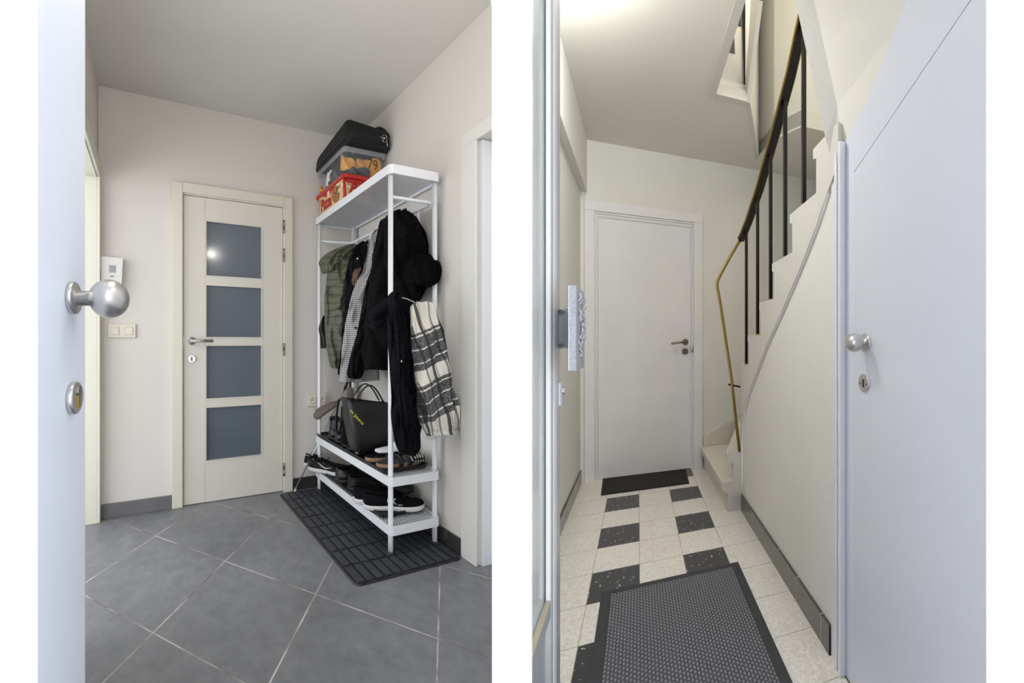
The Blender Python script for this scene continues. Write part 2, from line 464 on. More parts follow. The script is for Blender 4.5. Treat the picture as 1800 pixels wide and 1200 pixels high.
def interp(rows, n):
    out = []
    m = len(rows)
    t = [0]
    for i in range(1, m): t.append(t[-1] + max(1e-4, abs(rows[i][0] - rows[i - 1][0]) + .3 * abs(rows[i][1] - rows[i - 1][1])))
    for k in range(n):
        x = t[-1] * k / (n - 1); i = 0
        while i < m - 2 and x > t[i + 1]: i += 1
        f = (x - t[i]) / (t[i + 1] - t[i]); f = min(max(f, 0), 1)
        p0, p1, p2, p3 = rows[max(i - 1, 0)], rows[i], rows[i + 1], rows[min(i + 2, m - 1)]
        out.append(tuple(.5 * (2 * b_ + (c - a) * f + (2 * a - 5 * b_ + 4 * c - d) * f * f + (3 * b_ - a - 3 * c + d) * f ** 3) for a, b_, c, d in zip(p0, p1, p2, p3)))
    return out

def drape(prof, v0, dep, nf=5, amp=.12, seed=0, n=60, m=72, puff=0, lean=0, square=1.0, rough=.004, skew=0):
    """hanging cloth: prof rows are (height, left edge, right edge); dep = half thickness; nf folds"""
    b = B(L); rs = []
    rows = interp(prof, n)
    for i, (w, a, c) in enumerate(rows):
        t = i / (n - 1); uc, du = (a + c) / 2, abs(c - a) / 2
        d = dep * (.35 + .65 * min(1, t * 4)) * (1 if t < .95 else .85)
        ring = []
        for k in range(m):
            th = 2 * PI * k / m
            cx, sx = math.cos(th), math.sin(th)
            e = square
            px = math.copysign(abs(cx) ** e, cx); py = math.copysign(abs(sx) ** e, sx)
            f = 1 + amp * math.sin(nf * th + seed + 2.2 * math.sin(2.3 * w + seed)) * min(1, .3 + t * 1.5) * abs(sx)
            if puff: f += puff * (abs(math.sin(PI * w / .058 + .6 * math.sin(th * 3 + seed))) - .6)
            nz = noise.noise(Vector((px * 2 + seed, py * 2, w * 9))) * rough * 6
            ring.append((uc + (du + nz * .35) * px, v0 + lean * t + skew * px * du + (d * py + nz) * f, w + nz * .3))
        rs.append(ring)
    b.rings(rs)
    return b

# ================================================================== WHITE BORDER BANDS, ADDED AS UPRIGHT SLABS
G = W
struct(B(W).prism([(-.86, .60), (-.5377, .60), (-.59, .64), (-.86, .64)], 'w', 0, 2.62), 'wall_front_left', 'pier')
struct(B(W).prism([(.90, .60), (.5377, .60), (.59, .64), (.90, .64)], 'w', 0, 2.62), 'wall_front_right', 'pier')
struct(B(W).box(-.02256, .02256, .60, 2.62, 0, 2.6), 'wall_party', 'pier')

struct(B(W).box(-5, 5, -8, .295, -.14, -.02), 'ground', 'outside')  # unseen pale slab, added to bounce sunlight up into the rooms
# ================================================================== LEFT ROOM (entrance)
G = L
struct(B(W).prism([(-2.75, 3.1), (-1.15, 4.25), (-.02, 2.72), (-.02, -1.2), (-2.6, -1.2)], 'w', -.12, 0), 'floor', 'floorL') if False else None
def regrid(b, g, o):
    """store the plan coordinates of grid g on a mesh drawn in world coordinates"""
    at = o.data.attributes['room']
    det = g.U.x * g.V.y - g.U.y * g.V.x
    for i, v in enumerate(o.data.vertices):
        p = v.co + o.location - g.O
        u = (p.x * g.V.y - p.y * g.V.x) / det; q = (g.U.x * p.y - g.U.y * p.x) / det
        at.data[i].vector = (u, q, p.z)
b = B(W).prism([(-2.75, 3.0), (-1.15, 4.25), (-.0, 2.75), (-.0, .3), (-2.75, .3)], 'w', -.12, 0)
regrid(b, L, struct(b, 'floor', 'floorL'))
b = B(W).prism([(-2.75, 3.0), (-1.15, 4.25), (-.0, 2.75), (-.0, .6), (-2.75, .6)], 'w', 2.6, 2.72)
regrid(b, L, struct(b, 'ceiling', 'ceilL'))

# walls with openings
b = B(L).box(-1.90, -1.281, -.1, 0, 0, 2.6).box(-.571, .12, -.1, 0, 0, 2.6).box(-1.281, -.571, -.1, 0, 2.02, 2.6)
struct(b, 'wall_back', 'wallL')
b = B(L).box(0, .1, 0, 1.0, 0, 2.6).box(0, .1, 1.0, 1.19, 2.035, 2.6)
struct(b, 'wall_right', 'wallL')
b = B(L).box(-1.9, -1.77, 0, .03, 0, 2.6).box(-1.9, -1.77, .0, .95, 2.035, 2.6).box(-1.9, -1.77, .95, 1.55, 0, 2.6)
struct(b, 'wall_left', 'wallL')
# doorway in the right wall: casing, reveal
b = B(L).box(-.012, .0, .962, 1.045, 0, 2.0195, .003).box(-.012, 0, .962, 1.17, 2.02, 2.085, .003)
b.box(.0005, .26, 1.028, 1.0395, 0, 2.019, .001)
struct(b, 'trim_1', 'trimL')
b = B(L).box(.02, .235, 1.040, 1.056, .0, 2.022, .002)
struct(b, 'trim_2', 'white')
struct(B(L).box(-.01, .22, 1.04, 1.2, 2.024, 2.036), 'trim_3', 'cream')
# doorway in the left wall
b = B(L).box(-1.77, -1.752, .0, .052, 0, 2.0345, .003).box(-1.77, -1.752, .0, .98, 2.035, 2.12, .003).box(-1.77, -1.752, .90, .98, 0, 2.0345, .003)
b.box(-1.9, -1.7705, .031, .051, 0, 2.029).box(-1.9, -1.7705, .031, .949, 2.0295, 2.034)
struct(b, 'trim_4', 'cream')
# baseboards
struct(B(L).box(-1.765, -1.342, 0, .012, 0, .085, .002), 'baseboard_back', 'skirtL')
struct(B(L).box(-.511, -.004, 0, .012, 0, .085, .002), 'baseboard_back_right', 'skirt')
b = B(L).box(-.013, 0, .012, .888, 0, .085, .002).box(-.013, 0, .893, .961, 0, .085, .002)
struct(b, 'baseboard_right', 'skirt')

# glazed door in the back wall
door = thing('door_1', 'cream interior door with four frosted dark glass panes', 'door', (-.926, -.02, 0), kind='structure')
b = B(L).box(-1.342, -1.276, 0, .018, 0, 2.088, .003).box(-.577, -.511, 0, .018, 0, 2.088, .003).box(-1.276, -.577, 0, .018, 2.022, 2.088, .003)
b.box(-1.281, -1.272, -.09, .006, 0, 2.03).box(-.580, -.571, -.09, .006, 0, 2.03).box(-1.281, -.571, -.09, .006, 2.015, 2.026)
b.obj('door_frame', 'cream', door)
zs = [(.271, .635), (.680, 1.044), (1.087, 1.443), (1.493, 1.866)]
b = B(L).box(-1.270, -1.13, -.035, .002, .006, 2.012, .002).box(-.732, -.582, -.035, .002, .006, 2.012, .002)
prev = .006
for z0, z1 in zs + [(2.012, 0)]:
    b.box(-1.13, -.732, -.034, .0015, prev, z0, 0); prev = z1
b.obj('door_leaf', 'creamdoor', door)
for z0, z1 in zs:
    p = B(L).box(-1.13, -.732, -.022, -.012, z0, z1).obj('glass_pane', 'paneglass', door)
    q = B(L)
    for (a, c, e, f) in ((-1.13, -1.122, z0, z1), (-.740, -.732, z0, z1), (-1.122, -.740, z0, z0 + .008), (-1.122, -.740, z1 - .008, z1)):
        q.box(a, c, -.012, .004, e, f)
    q.obj('glazing_bead', 'creamdoor', p)
h = B(L).lathe((-1.218, .002, 1.069), (0, 1, 0), [(0, .026), (.006, .026), (.008, .024), (.009, .009), (.045, .009)])
h.tube([(-1.218, .045, 1.069), (-1.21, .05, 1.069), (-1.19, .052, 1.069), (-1.085, .052, 1.069)], .0095)
h.obj('door_handle', 'steel', door)
h = B(L).lathe((-1.218, .002, .952), (0, 1, 0), [(0, .026), (.006, .026), (.008, .024)]).obj('keyhole_plate', 'steel', door)
B(L).box(-1.222, -1.214, .009, .0115, .94, .965).obj('keyhole', 'dark', h)
for w0, w1 in ((1.829, 1.922), (1.627, 1.72), (.964, 1.053), (.115, .208)):
    B(L).lathe((-.577, .012, w0), (0, 0, 1), [(0, .008), (.002, .009), ((w1 - w0) * .48, .009), ((w1 - w0) * .49, .0075), ((w1 - w0) * .51, .0075), ((w1 - w0) * .52, .009), (w1 - w0 - .002, .009), (w1 - w0, .008)], 12).obj('hinge', 'steeldark', door)
B(L).box(-1.277, -1.268, .0, .006, 1.03, 1.10).obj('strike_plate', 'steeldark', door)
# dark room beyond the glazed door
struct(B(L).box(-1.5, -.4, -.9, -.85, 0, 2.4), 'wall_beyond', 'wallL')

# intercom, switch, sockets
t = thing('intercom_handset', 'pale plastic wall intercom above the double light switch', 'intercom', (-1.692, 0, 1.30))
B(L).prism([(-1.755, 1.571), (-1.629, 1.567), (-1.642, 1.30), (-1.745, 1.30)], 'v', 0, .035, .004).obj('body', 'greyplastic', t)
g_ = B(L)
for i in range(6):
    for j in range(6): g_.box(-1.705 + i * .0065, -1.701 + i * .0065, .034, .0362, 1.478 + j * .0075, 1.482 + j * .0075)
g_.obj('speaker_grille', 'dark', t)
B(L).box(-1.70, -1.68, .034, .0362, 1.452, 1.456).obj('badge', 'dark', t)
for u in (-1.712, -1.688): B(L).lathe((u, .034, 1.413), (0, 1, 0), [(0, .006), (.003, .006), (.004, .004)], 12).obj('button', 'steeldark', t)
B(L).lathe((-1.658, .034, 1.413), (0, 1, 0), [(0, .011), (.003, .011), (.004, .008)], 16).obj('call_button', 'steeldark', t)

t = thing('light_switch', 'ivory double rocker light switch on the wall left of the glazed door', 'light switch', (-1.636, 0, 1.088))
B(L).box(-1.715, -1.557, 0, .01, 1.088, 1.172, .003).obj('cover_plate', 'plastic', t)
for u in (-1.676, -1.598):
    B(L).box(u - .024, u + .024, .009, .0115, 1.106, 1.154).obj('rocker_frame', 'steeldark', t)
    B(L).box(u - .022, u + .022, .010, .014, 1.108, 1.152, .001).obj('rocker', 'plastic', t)
t = thing('power_socket', 'ivory double wall socket behind the far leg of the coat rack', 'power socket', (-.31, 0, .592))
B(L).box(-.39, -.232, 0, .01, .592, .684, .003).obj('cover_plate', 'plastic', t)
for u in (-.351, -.271):
    f = B(L).lathe((u, .009, .638), (0, 1, 0), [(0, .026), (.004, .026), (.0045, .021), (.002, .020)], 24).obj('outlet', 'plastic', t)
    q = B(L)
    for du, dw in ((-.008, 0), (.008, 0), (0, .012)): q.lathe((u + du, .0105, .638 + dw), (0, 1, 0), [(0, .003), (.002, .003)], 8)
    q.obj('pin_hole', 'dark', f)

# front door leaf standing open at the left edge (grid D: v towards its free edge)
door = thing('door_2', 'white front door leaf with round steel knob standing open at the left', 'door', (-.02, 0, 0), g=D, kind='structure')
B(D).box(-.045, 0, -.125, .066, .01, 2.55, .001).obj('door_leaf', 'leaf', door)
rz = 1.135
k = B(D).lathe((0, 0, rz), (1, 0, 0), [(0, .026), (.007, .026), (.009, .024), (.009, .012), (.034, .012), (.034, .010)], 40).obj('rosette', 'steel', door)
ball = [(.058 - .031 * math.cos(PI * i / 20), .031 * math.sin(PI * i / 20) + .0005) for i in range(2, 21)]
B(D).lathe((0, 0, rz), (1, 0, 0), [(.022, .0095), (.026, .0095)] + ball, 48).obj('knob', 'steel', k)
k = B(D).lathe((0, .002, .974), (1, 0, 0), [(0, .026), (.008, .026), (.010, .0235)], 40).obj('cylinder_escutcheon', 'steel', door)
B(D).lathe((.009, .002, .985), (1, 0, 0), [(0, .0085), (.004, .0085), (.0045, .007)], 20).obj('lock_cylinder', 'steeldark', k)
B(D).box(.0095, .0125, -.0035, .0075, .958, .985, .001).obj('keyway', 'brass', k)
B(D).box(.012, .0132, .0005, .0035, .980, .991).obj('key_slot', 'dark', k)

# ---------------------------------------------------------------- coat rack
rack = thing('coat_rack', 'tall white metal coat rack with three perforated shelves on a black ribbed mat', 'coat rack', (-.185, .45, 0))
for u in (-.325, -.045):
    for v in (.062, .832):
        B(L).tube([(u, v, .006), (u, v, .1), (u, v, 1.0), (u, v, 1.92)], .0125, 14).obj('leg', 'rack', rack)
def rrect(u0, u1, v0, v1, r, w, n=6):
    out = []
    for cx, cy, a0 in ((u1 - r, v1 - r, 0), (u0 + r, v1 - r, PI / 2), (u0 + r, v0 + r, PI), (u1 - r, v0 + r, 1.5 * PI)):
        for i in range(n + 1):
            a = a0 + PI / 2 * i / n; out.append((cx + r * math.cos(a), cy + r * math.sin(a), w))
    return out
for w0, w1, m in ((1.90, 1.946, 'slots'), (.344, .389, 'holes'), (.1, .147, 'holes')):
    b = B(L)
    o_, i_ = (-.347, -.028, .036, .856), (-.342, -.033, .041, .851)
    r1, r2, r3, r4 = rrect(*o_, .022, w0), rrect(*o_, .022, w1), rrect(*i_, .018, w1), rrect(*i_, .018, w0)
    b.rings([r1, r2, r3, r4, r1], smooth=False, cap=False)
    fr = b.obj('shelf_frame', 'rack', rack)
    zz = w0 + .012 if w0 > 1 else w1 - .010
    B(L).box(-.340, -.035, .043, .849, zz, zz + .0015).obj('perforated_sheet', m, fr)
b = B(L)
path = [(-.325, .835, 1.79), (-.10, .838, 1.79), (-.075, .83, 1.79), (-.066, .80, 1.79), (-.066, .10, 1.79), (-.075, .072, 1.79), (-.10, .064, 1.79), (-.325, .062, 1.785)]
b.tube(path, .009, 10); b.obj('hanging_rail', 'rack', rack)
for v in (.14, .21, .30, .40, .55, .74):
    B(L).tube([(-.066, v, 1.782), (-.066, v, 1.74), (-.070, v, 1.722), (-.085, v, 1.712), (-.102, v, 1.722), (-.108, v, 1.742)], [.006, .006, .006, .006, .006, .010], 8).obj('hook', 'rack', rack)

# mat under the rack
t = thing('ribbed_floor_mat', 'black rubber mat with raised ribs on grey tiles under the coat rack', 'floor mat', (-.335, .5, 0))
b = B(L)
def rr2(u0, u1, v0, v1, r, w): return [(x, y, w) for x, y, _ in rrect(u0, u1, v0, v1, r, w)]
b.rings([rr2(-.627, -.018, .035, .985, .03, .0005), rr2(-.622, -.023, .04, .98, .028, .007)], smooth=False)
b.obj('backing', 'rubber', t)
b = B(L)
nr, nc = 8, 12
for i in range(nr):
    for j in range(nc):
        v0 = .045 + i * .1165; u0 = -.616 + j * .0492
        b.box(u0 + .006, u0 + .0432, v0 + .005, v0 + .111, .0065, .0125, .0012)
b.obj('raised_ribs', 'rubblock', t)

# shoe trays
def tray(name, u0, u1, v0, v1, w, lab):
    b = B(L)
    R_ = lambda d, z: [(x, y, z) for x, y, _ in rrect(u0 + d, u1 - d, v0 + d, v1 - d, .02, z)]
    b.rings([R_(.006, w), R_(0, w + .018), R_(.004, w + .018), R_(.010, w + .004)], smooth=False)
    b.obj(name, 'trayblack', label=lab, cat='tray', group='black shoe trays')
tray('shoe_tray', -.342, -.05, .04, .80, .3895, 'black plastic shoe tray on the middle shelf of the coat rack')
tray('shoe_tray', -.335, -.05, .09, .775, .1475, 'black plastic shoe tray on the lowest shelf of the coat rack')

# ---------------------------------------------------------------- things on top of the rack
t = thing('pizza_crate', 'red rimmed crate printed with pizza pictures on top of the coat rack', 'crate', (-.16, .215, 1.9465))
u0, u1, v0, v1, w0, w1 = -.331, -.05, .03, .40, 1.9465, 2.1
b = B(L); R_ = lambda d, z, r=.02: [(x, y, z) for x, y, _ in rrect(u0 + d, u1 - d, v0 + d, v1 - d, r, z)]
b.rings([R_(.022, w0), R_(.006, w1 - .012), R_(.009, w1 - .012), R_(.026, w0 + .004)], smooth=False); b.obj('printed_side', 'pizza', t)
b = B(L); b.rings([R_(.006, w1 - .014), R_(-.006, w1 - .012), R_(-.007, w1 + .010), R_(.0, w1 + .015), R_(.012, w1 + .012), R_(.012, w1 - .014), R_(.006, w1 - .014)], smooth=False, cap=False)
b.obj('rim', 'red', t)
B(L).tube([(u0 + .018, v1 - .018, w0 + .004), (u0 + .006, v1 - .006, w1 - .01)], .009, 8).obj('corner_post', 'red', t)
tan = .016 / .14
lettering('Pizza', (u0 + .0165, .075, 1.985), (0, 1, 0), (-tan, 0, 1), .15, .075, L, t, 'redink', shear=.3, nrm=(-1, 0, 0), bold=.03, thick=.002)
lettering('Pizza', (-.285, v1 - .012, 2.0), (1, 0, 0), (0, tan, 1), .17, .065, L, t, 'redink', shear=.3, nrm=(0, 1, 0), bold=.03, thick=.002)
def pizza(c, a, bb, n, r0, r1):
    c, a, bb, n = map(Vector, (c, a, bb, n))
    b = B(L); N = 30; pts = []
    for i in range(N + 1):
        th = .6 + (2 * PI - .75) * i / N; pts.append(c + a * r0 * math.cos(th) + bb * r1 * math.sin(th))
    top = [p + n * .002 for p in pts + [c]]; bot = pts + [c]
    b.rings([bot, top], smooth=False); o = b.obj('pizza_picture', 'cheese', t)
    q = B(L); q.tube([p + n * .0022 for p in pts] + [c + n * .0022], .0022, 6, close=True); q.obj('pizza_outline', 'ink', o)
    rnd = random.Random(3)
    for i in range(14):
        th = .8 + rnd.random() * 5.1; r = rnd.uniform(.2, .85)
        B(L).lathe(c + a * r0 * r * math.cos(th) + bb * r1 * r * math.sin(th) + n * .002, n, [(0, .006), (.001, .006)], 8).obj('topping', 'redink', o)
pizza((u0 + .0115, .285, 2.03), (0, 1, 0), (-tan, 0, 1), (-1, 0, 0), .042, .048)
pizza((-.10, v1 - .008, 2.02), (1, 0, 0), (0, tan, 1), (0, 1, 0), .042, .046)

t = thing('storage_box', 'clear plastic box marked 79 holding yellow papers, on the red pizza crate', 'storage box', (-.17, .22, 2.117))
u0, u1, v0, v1, w0, w1 = -.328, -.012, .035, .402, 2.117, 2.282
b = B(L); b.rings([R_(.014, w0), R_(.002, w1 - .012), R_(.005, w1 - .012), R_(.017, w0 + .003)]); b.obj('body', 'clear', t)
b = B(L); b.rings([R_(.004, w1 - .030), R_(-.002, w1 - .028), R_(-.004, w1), R_(.004, w1), R_(.006, w1 - .028), R_(.004, w1 - .03)], smooth=False, cap=False); b.obj('rim', 'clearrim', t)
for u in (-.27, -.04): B(L).box(u, u + .003, v1 - .002, v1 + .004, w1 - .045, w1 - .002).obj('stiffening_rib', 'clearrim', t)
for v in (.08, .36): B(L).box(u0 - .003, u0 + .002, v, v + .003, w1 - .045, w1 - .002).obj('stiffening_rib', 'clearrim', t)
lettering('79', (-.155, v1 - .002, 2.168), (1, 0, 0), (0, .05, 1), .072, .062, L, t, 'ink', nrm=(0, 1, 0), thick=.0015, bold=-.012)
def sheet(pts, name, mat, lab, cat, group='papers in the clear box'):
    b = B(L); n = 10
    a, c, d, e = map(Vector, pts)
    r1 = []; r2 = []
    nr = (c - a).cross(e - a).normalized()
    g = [[a.lerp(c, x / n).lerp(e.lerp(d, x / n), y / n) + nr * .012 * math.sin(x * .8 + y * .5) for x in range(n + 1)] for y in range(n + 1)]
    per = [(x, 0) for x in range(n)] + [(n, y) for y in range(n)] + [(x, n) for x in range(n, 0, -1)] + [(0, y) for y in range(n, 0, -1)]
    V1 = {}; V2 = {}
    for y in range(n + 1):
        for x in range(n + 1):
            V1[x, y] = b.bm.verts.new(g[y][x]); V2[x, y] = b.bm.verts.new(g[y][x] + nr * .0015)
    for y in range(n):
        for x in range(n):
            b.bm.faces.new((V1[x, y], V1[x + 1, y], V1[x + 1, y + 1], V1[x, y + 1])); b.bm.faces.new((V2[x, y], V2[x, y + 1], V2[x + 1, y + 1], V2[x + 1, y]))
    for i in range(len(per)):
        p, q = per[i], per[(i + 1) % len(per)]
        b.bm.faces.new((V1[p], V2[p], V2[q], V1[q]))
    for f in b.bm.faces: f.smooth = True
    b.obj(name, mat, label=lab, cat=cat)
sheet([(-.235, .366, 2.14), (-.035, .364, 2.135), (-.04, .374, 2.262), (-.225, .372, 2.232)], 'envelope', 'paper', 'large yellow envelope behind the number 79 in the clear box', 'envelope')
sheet([(-.316, .335, 2.165), (-.235, .378, 2.16), (-.232, .372, 2.225), (-.316, .345, 2.258)], 'envelope', 'paper', 'folded yellow paper at the near corner of the clear box', 'envelope')
sheet([(-.30, .385, 2.127), (-.12, .385, 2.127), (-.14, .378, 2.185), (-.26, .38, 2.17)], 'card', 'greypaper', 'dark grey card standing low in the clear box', 'card')
sheet([(-.312, .10, 2.127), (-.312, .30, 2.127), (-.30, .27, 2.20), (-.30, .14, 2.19)], 'card', 'greypaper', 'dark card along the long side of the clear box', 'card')
sheet([(-.316, .12, 2.13), (-.317, .20, 2.13), (-.318, .23, 2.215), (-.317, .19, 2.215)], 'paper_sheet', 'whitepaper', 'curled white paper along the long side of the clear box', 'paper')
sheet([(-.317, .055, 2.13), (-.317, .10, 2.13), (-.316, .095, 2.17), (-.316, .055, 2.17)], 'paper_sheet', 'paper', 'small yellow paper at the far end of the clear box', 'paper')

t = thing('travel_bag', 'black fabric bag on top of the clear box under the ceiling', 'bag', (-.17, .24, 2.283))
b = B(L); rs = []
for i, (w, d) in enumerate([(2.283, .03), (2.285, .008), (2.30, 0), (2.36, .0), (2.41, .003), (2.428, .010), (2.434, .04), (2.434, .10)]):
    ring = []
    for x, y, _ in rrect(-.333 + d, -.012 - d, .02 + d, .44 - d, .022, w, 8):
        zz = w
        if w > 2.37: zz = w - .05 * max(0, (.14 - (y - .02)) / .14) - .02 * max(0, (x + .14) / .14) * (1 - max(0, (.14 - y) / .14)) + .006 * math.sin(x * 40 + y * 17)
        nz = noise.noise(Vector((x * 14, y * 14, w * 14))) * .006
        ring.append((x + nz, y + nz, zz + nz * .5))
    rs.append(ring)
b.rings(rs); b.obj('body', 'nylon', t)
b = B(L); b.tube([(x, y, 2.315) for x, y, _ in rrect(-.338, -.009, .017, .443, .035, 0, 8)], .004, 6, close=True); b.obj('piping', 'leather', t)
b = B(L); b.tube([(-.062 + .045 * math.cos(a), .425 - .03 * math.sin(a), 2.385 + .062 * math.sin(a)) for a in [PI * i / 12 for i in range(13)]], .010, 8); b.obj('carry_handle', 'leather', t)
b = B(L); b.tube([(-.063 + .018 * math.cos(2 * PI * i / 20), .446, 2.352 + .024 * math.sin(2 * PI * i / 20)) for i in range(20)], .0016, 6, close=True)
b.tube([(-.052, .447, 2.345), (-.045, .449, 2.325), (-.044, .449, 2.30)], .0018, 6)
b.lathe((-.066, .442, 2.354), (0, 1, 0), [(0, .007), (.004, .007)], 12).lathe((-.092, .442, 2.357), (0, 1, 0), [(0, .003), (.003, .003)], 8)
b.obj('key_ring', 'chrome', t)

# ---------------------------------------------------------------- clothes
P = [(1.72, -.20, -.135), (1.70, -.245, -.118), (1.669, -.283, -.112), (1.607, -.352, -.114), (1.502, -.345, -.140), (1.374, -.365, -.160), (1.219, -.361, -.178), (1.084, -.356, -.196), (.98, -.339, -.215), (.911, -.322, -.236), (.885, -.305, -.262)]
t = thing('puffer_jacket', 'olive green quilted puffer jacket hanging at the far end of the coat rack', 'jacket', (-.25, .22, .885))
drape(P, .22, .05, nf=5, amp=.18, seed=1, puff=.16, n=110).obj('body', 'olive', t)
C1 = [(1.735, -.165, -.118), (1.72, -.21, -.108), (1.69, -.285, -.11), (1.65, -.355, -.15), (1.60, -.398, -.21), (1.575, -.385, -.28), (1.53, -.36, -.33)]
drape(C1, .205, .055, nf=3, amp=.1, seed=3, puff=.08, n=50).obj('collar', 'olive', t)
drape([(1.55, -.225, -.17), (1.47, -.235, -.165), (1.3, -.25, -.175), (1.15, -.255, -.185), (1.03, -.262, -.2), (.99, -.258, -.21)], .262, .026, nf=3, amp=.05, seed=5, puff=.22, n=70).obj('sleeve', 'olive', t)
B(L).tube([(-.13, .262, 1.67), (-.150, .285, 1.56), (-.20, .292, 1.47), (-.265, .285, 1.33), (-.272, .28, 1.15), (-.27, .28, 1.0)], .0035, 6).obj('zip', 'oliveseam', t)
B(L).tube([(-.125, .22, 1.71), (-.118, .22, 1.735), (-.11, .22, 1.735), (-.105, .22, 1.70)], .0025, 6).obj('hanging_loop', 'blackcloth', t)

drape([(1.243, -.33, -.30), (1.163, -.36, -.29), (1.105, -.352, -.29), (1.037, -.345, -.31), (1.02, -.34, -.315)], .13, .03, seed=2, nf=3).obj('jacket_sleeve', 'oliveseam', label='dark olive sleeve end poking out left of the green puffer jacket', cat='sleeve')

t = thing('hooded_jacket', 'black hooded jacket with brown fur edging between the green and houndstooth coats', 'jacket', (-.2, .31, .847))
drape([(1.735, -.125, -.069), (1.70, -.17, -.069), (1.635, -.215, -.069), (1.519, -.25, -.078), (1.368, -.255, -.091), (1.065, -.282, -.114), (.877, -.312, -.136), (.847, -.305, -.149)], .30, .035, nf=4, amp=.2, seed=7, n=80).obj('body', 'blackcloth', t)
drape([(1.62, -.20, -.13), (1.59, -.232, -.10), (1.55, -.238, -.09), (1.50, -.225, -.10), (1.47, -.20, -.12)], .325, .045, nf=3, amp=.1, seed=9, n=30).obj('hood', 'blackcloth', t)
drape([(1.545, -.20, -.155), (1.52, -.225, -.15), (1.49, -.232, -.17), (1.455, -.236, -.195), (1.43, -.23, -.21)], .352, .02, nf=3, seed=4, n=24).fuzz(1400, .014, .0012, 5).obj('fur_edging', 'brownfur', t)
B(L).lathe((-.215, .372, 1.595), (-.3, 1, 0), [(0, .005), (.004, .005)], 10).obj('snap_button', 'steel', t)

t = thing('houndstooth_coat', 'long black and white houndstooth coat hanging in the middle of the rack', 'coat', (-.2, .4, .82))
drape([(1.79, -.09, -.045), (1.765, -.118, -.045), (1.725, -.134, -.045), (1.68, -.153, -.045), (1.54, -.178, -.045), (1.50, -.195, -.05), (1.447, -.232, -.054), (1.355, -.270, -.054), (1.173, -.315, -.062), (.992, -.345, -.065), (.83, -.36, -.08), (.815, -.36, -.08)], .40, .042, nf=4, amp=.1, seed=11, n=90).obj('body', 'hound', t)
b = B(L)
b.tube([(-.075, .44, 1.77), (-.10, .452, 1.70), (-.125, .455, 1.58), (-.165, .458, 1.48), (-.225, .455, 1.42), (-.262, .452, 1.33)], [.012, .024, .026, .028, .024, .01], 14, flat=.35).obj('lapel', 'hound', t)
for i, (u, w) in enumerate([(-.29, 1.0), (-.275, 1.15)]): B(L).lathe((u, .444, w), (-.2, 1, 0), [(0, .008), (.004, .008)], 12).obj('button', 'blacksole', t)

t = thing('fur_coat', 'long black fur coat hanging behind the near rack leg, dark lining showing', 'coat', (-.2, .55, .84))
drape([(1.80, -.15, -.06), (1.776, -.175, -.03), (1.645, -.205, -.025), (1.507, -.228, -.025), (1.336, -.25, -.044), (1.167, -.268, -.044), (1.02, -.29, -.060), (.93, -.29, -.086), (.90, -.28, -.1)], .55, .06, nf=4, amp=.15, seed=13, n=70).fuzz(9000, .016, .0016, 2).obj('body', 'fur', t)
drape([(1.60, -.15, -.10), (1.52, -.19, -.13), (1.40, -.235, -.16), (1.25, -.265, -.19), (1.10, -.30, -.21), (.97, -.345, -.235), (.87, -.365, -.26), (.845, -.345, -.28)], .50, .035, nf=3, amp=.12, seed=15, n=60).fuzz(3000, .014, .0015, 3).obj('front_edge', 'fur', t)
B(L).tube([(-.085, .465, 1.66), (-.15, .468, 1.50), (-.205, .47, 1.38), (-.235, .47, 1.25), (-.27, .472, 1.10), (-.30, .472, 1.0)], [.008, .018, .02, .022, .02, .008], 12, flat=.4).obj('lining', 'lining', t)

t = thing('fur_hood_coat', 'black fluffy fur hooded jacket bulging beyond the near rack leg', 'jacket', (-.15, .72, 1.28))
drape([(1.772, -.20, -.13), (1.760, -.235, -.095), (1.74, -.258, -.075), (1.706, -.262, -.063), (1.64, -.262, -.045), (1.58, -.262, -.02), (1.521, -.26, .0), (1.47, -.25, .03), (1.446, -.245, .035), (1.40, -.24, .02), (1.349, -.22, -.02), (1.301, -.18, -.07), (1.275, -.15, -.10)], .72, .085, nf=3, amp=.1, seed=17, n=80, rough=.006).fuzz(16000, .02, .0017, 4, down=.3).obj('body', 'fur', t)
drape([(1.53, -.16, -.05), (1.50, -.17, -.01), (1.47, -.17, .012), (1.43, -.17, .010), (1.39, -.16, -.005), (1.36, -.15, -.04)], .80, .055, nf=3, amp=.05, seed=19, n=26).fuzz(5000, .018, .0017, 6, down=.3).obj('hood_roll', 'fur', t)

t = thing('knit_cardigan', 'black ribbed knit cardigan hanging over the near front leg of the rack', 'cardigan', (-.31, .9, .515))
drape([(1.300, -.375, -.345), (1.285, -.39, -.31), (1.26, -.40, -.27), (1.235, -.401, -.25), (1.183, -.398, -.24), (1.065, -.385, -.24), (.954, -.378, -.23), (.889, -.376, -.227), (.788, -.374, -.213), (.677, -.368, -.202), (.579, -.355, -.202), (.536, -.329, -.215), (.515, -.295, -.245)], .90, .033, nf=4, amp=.35, seed=21, n=110).obj('body', 'knit', t)
drape([(1.29, -.385, -.355), (1.26, -.395, -.345), (1.18, -.385, -.335), (1.05, -.372, -.325), (.9, -.362, -.315), (.7, -.35, -.30), (.56, -.335, -.29)], .935, .014, nf=3, amp=.1, seed=22, n=60).obj('front_band', 'knit', t)
b = B(L); b.tube([(-.30, .80, 1.27), (-.33, .80, 1.245), (-.37, .80, 1.22), (-.405, .80, 1.195), (-.418, .80, 1.19)], [.03, .034, .032, .028, .02], 16)
b.tube([(-.30, .79, 1.22), (-.34, .79, 1.19), (-.375, .79, 1.155), (-.395, .79, 1.135)], [.03, .034, .034, .03], 16)
b.obj('sleeve', 'knit', t)
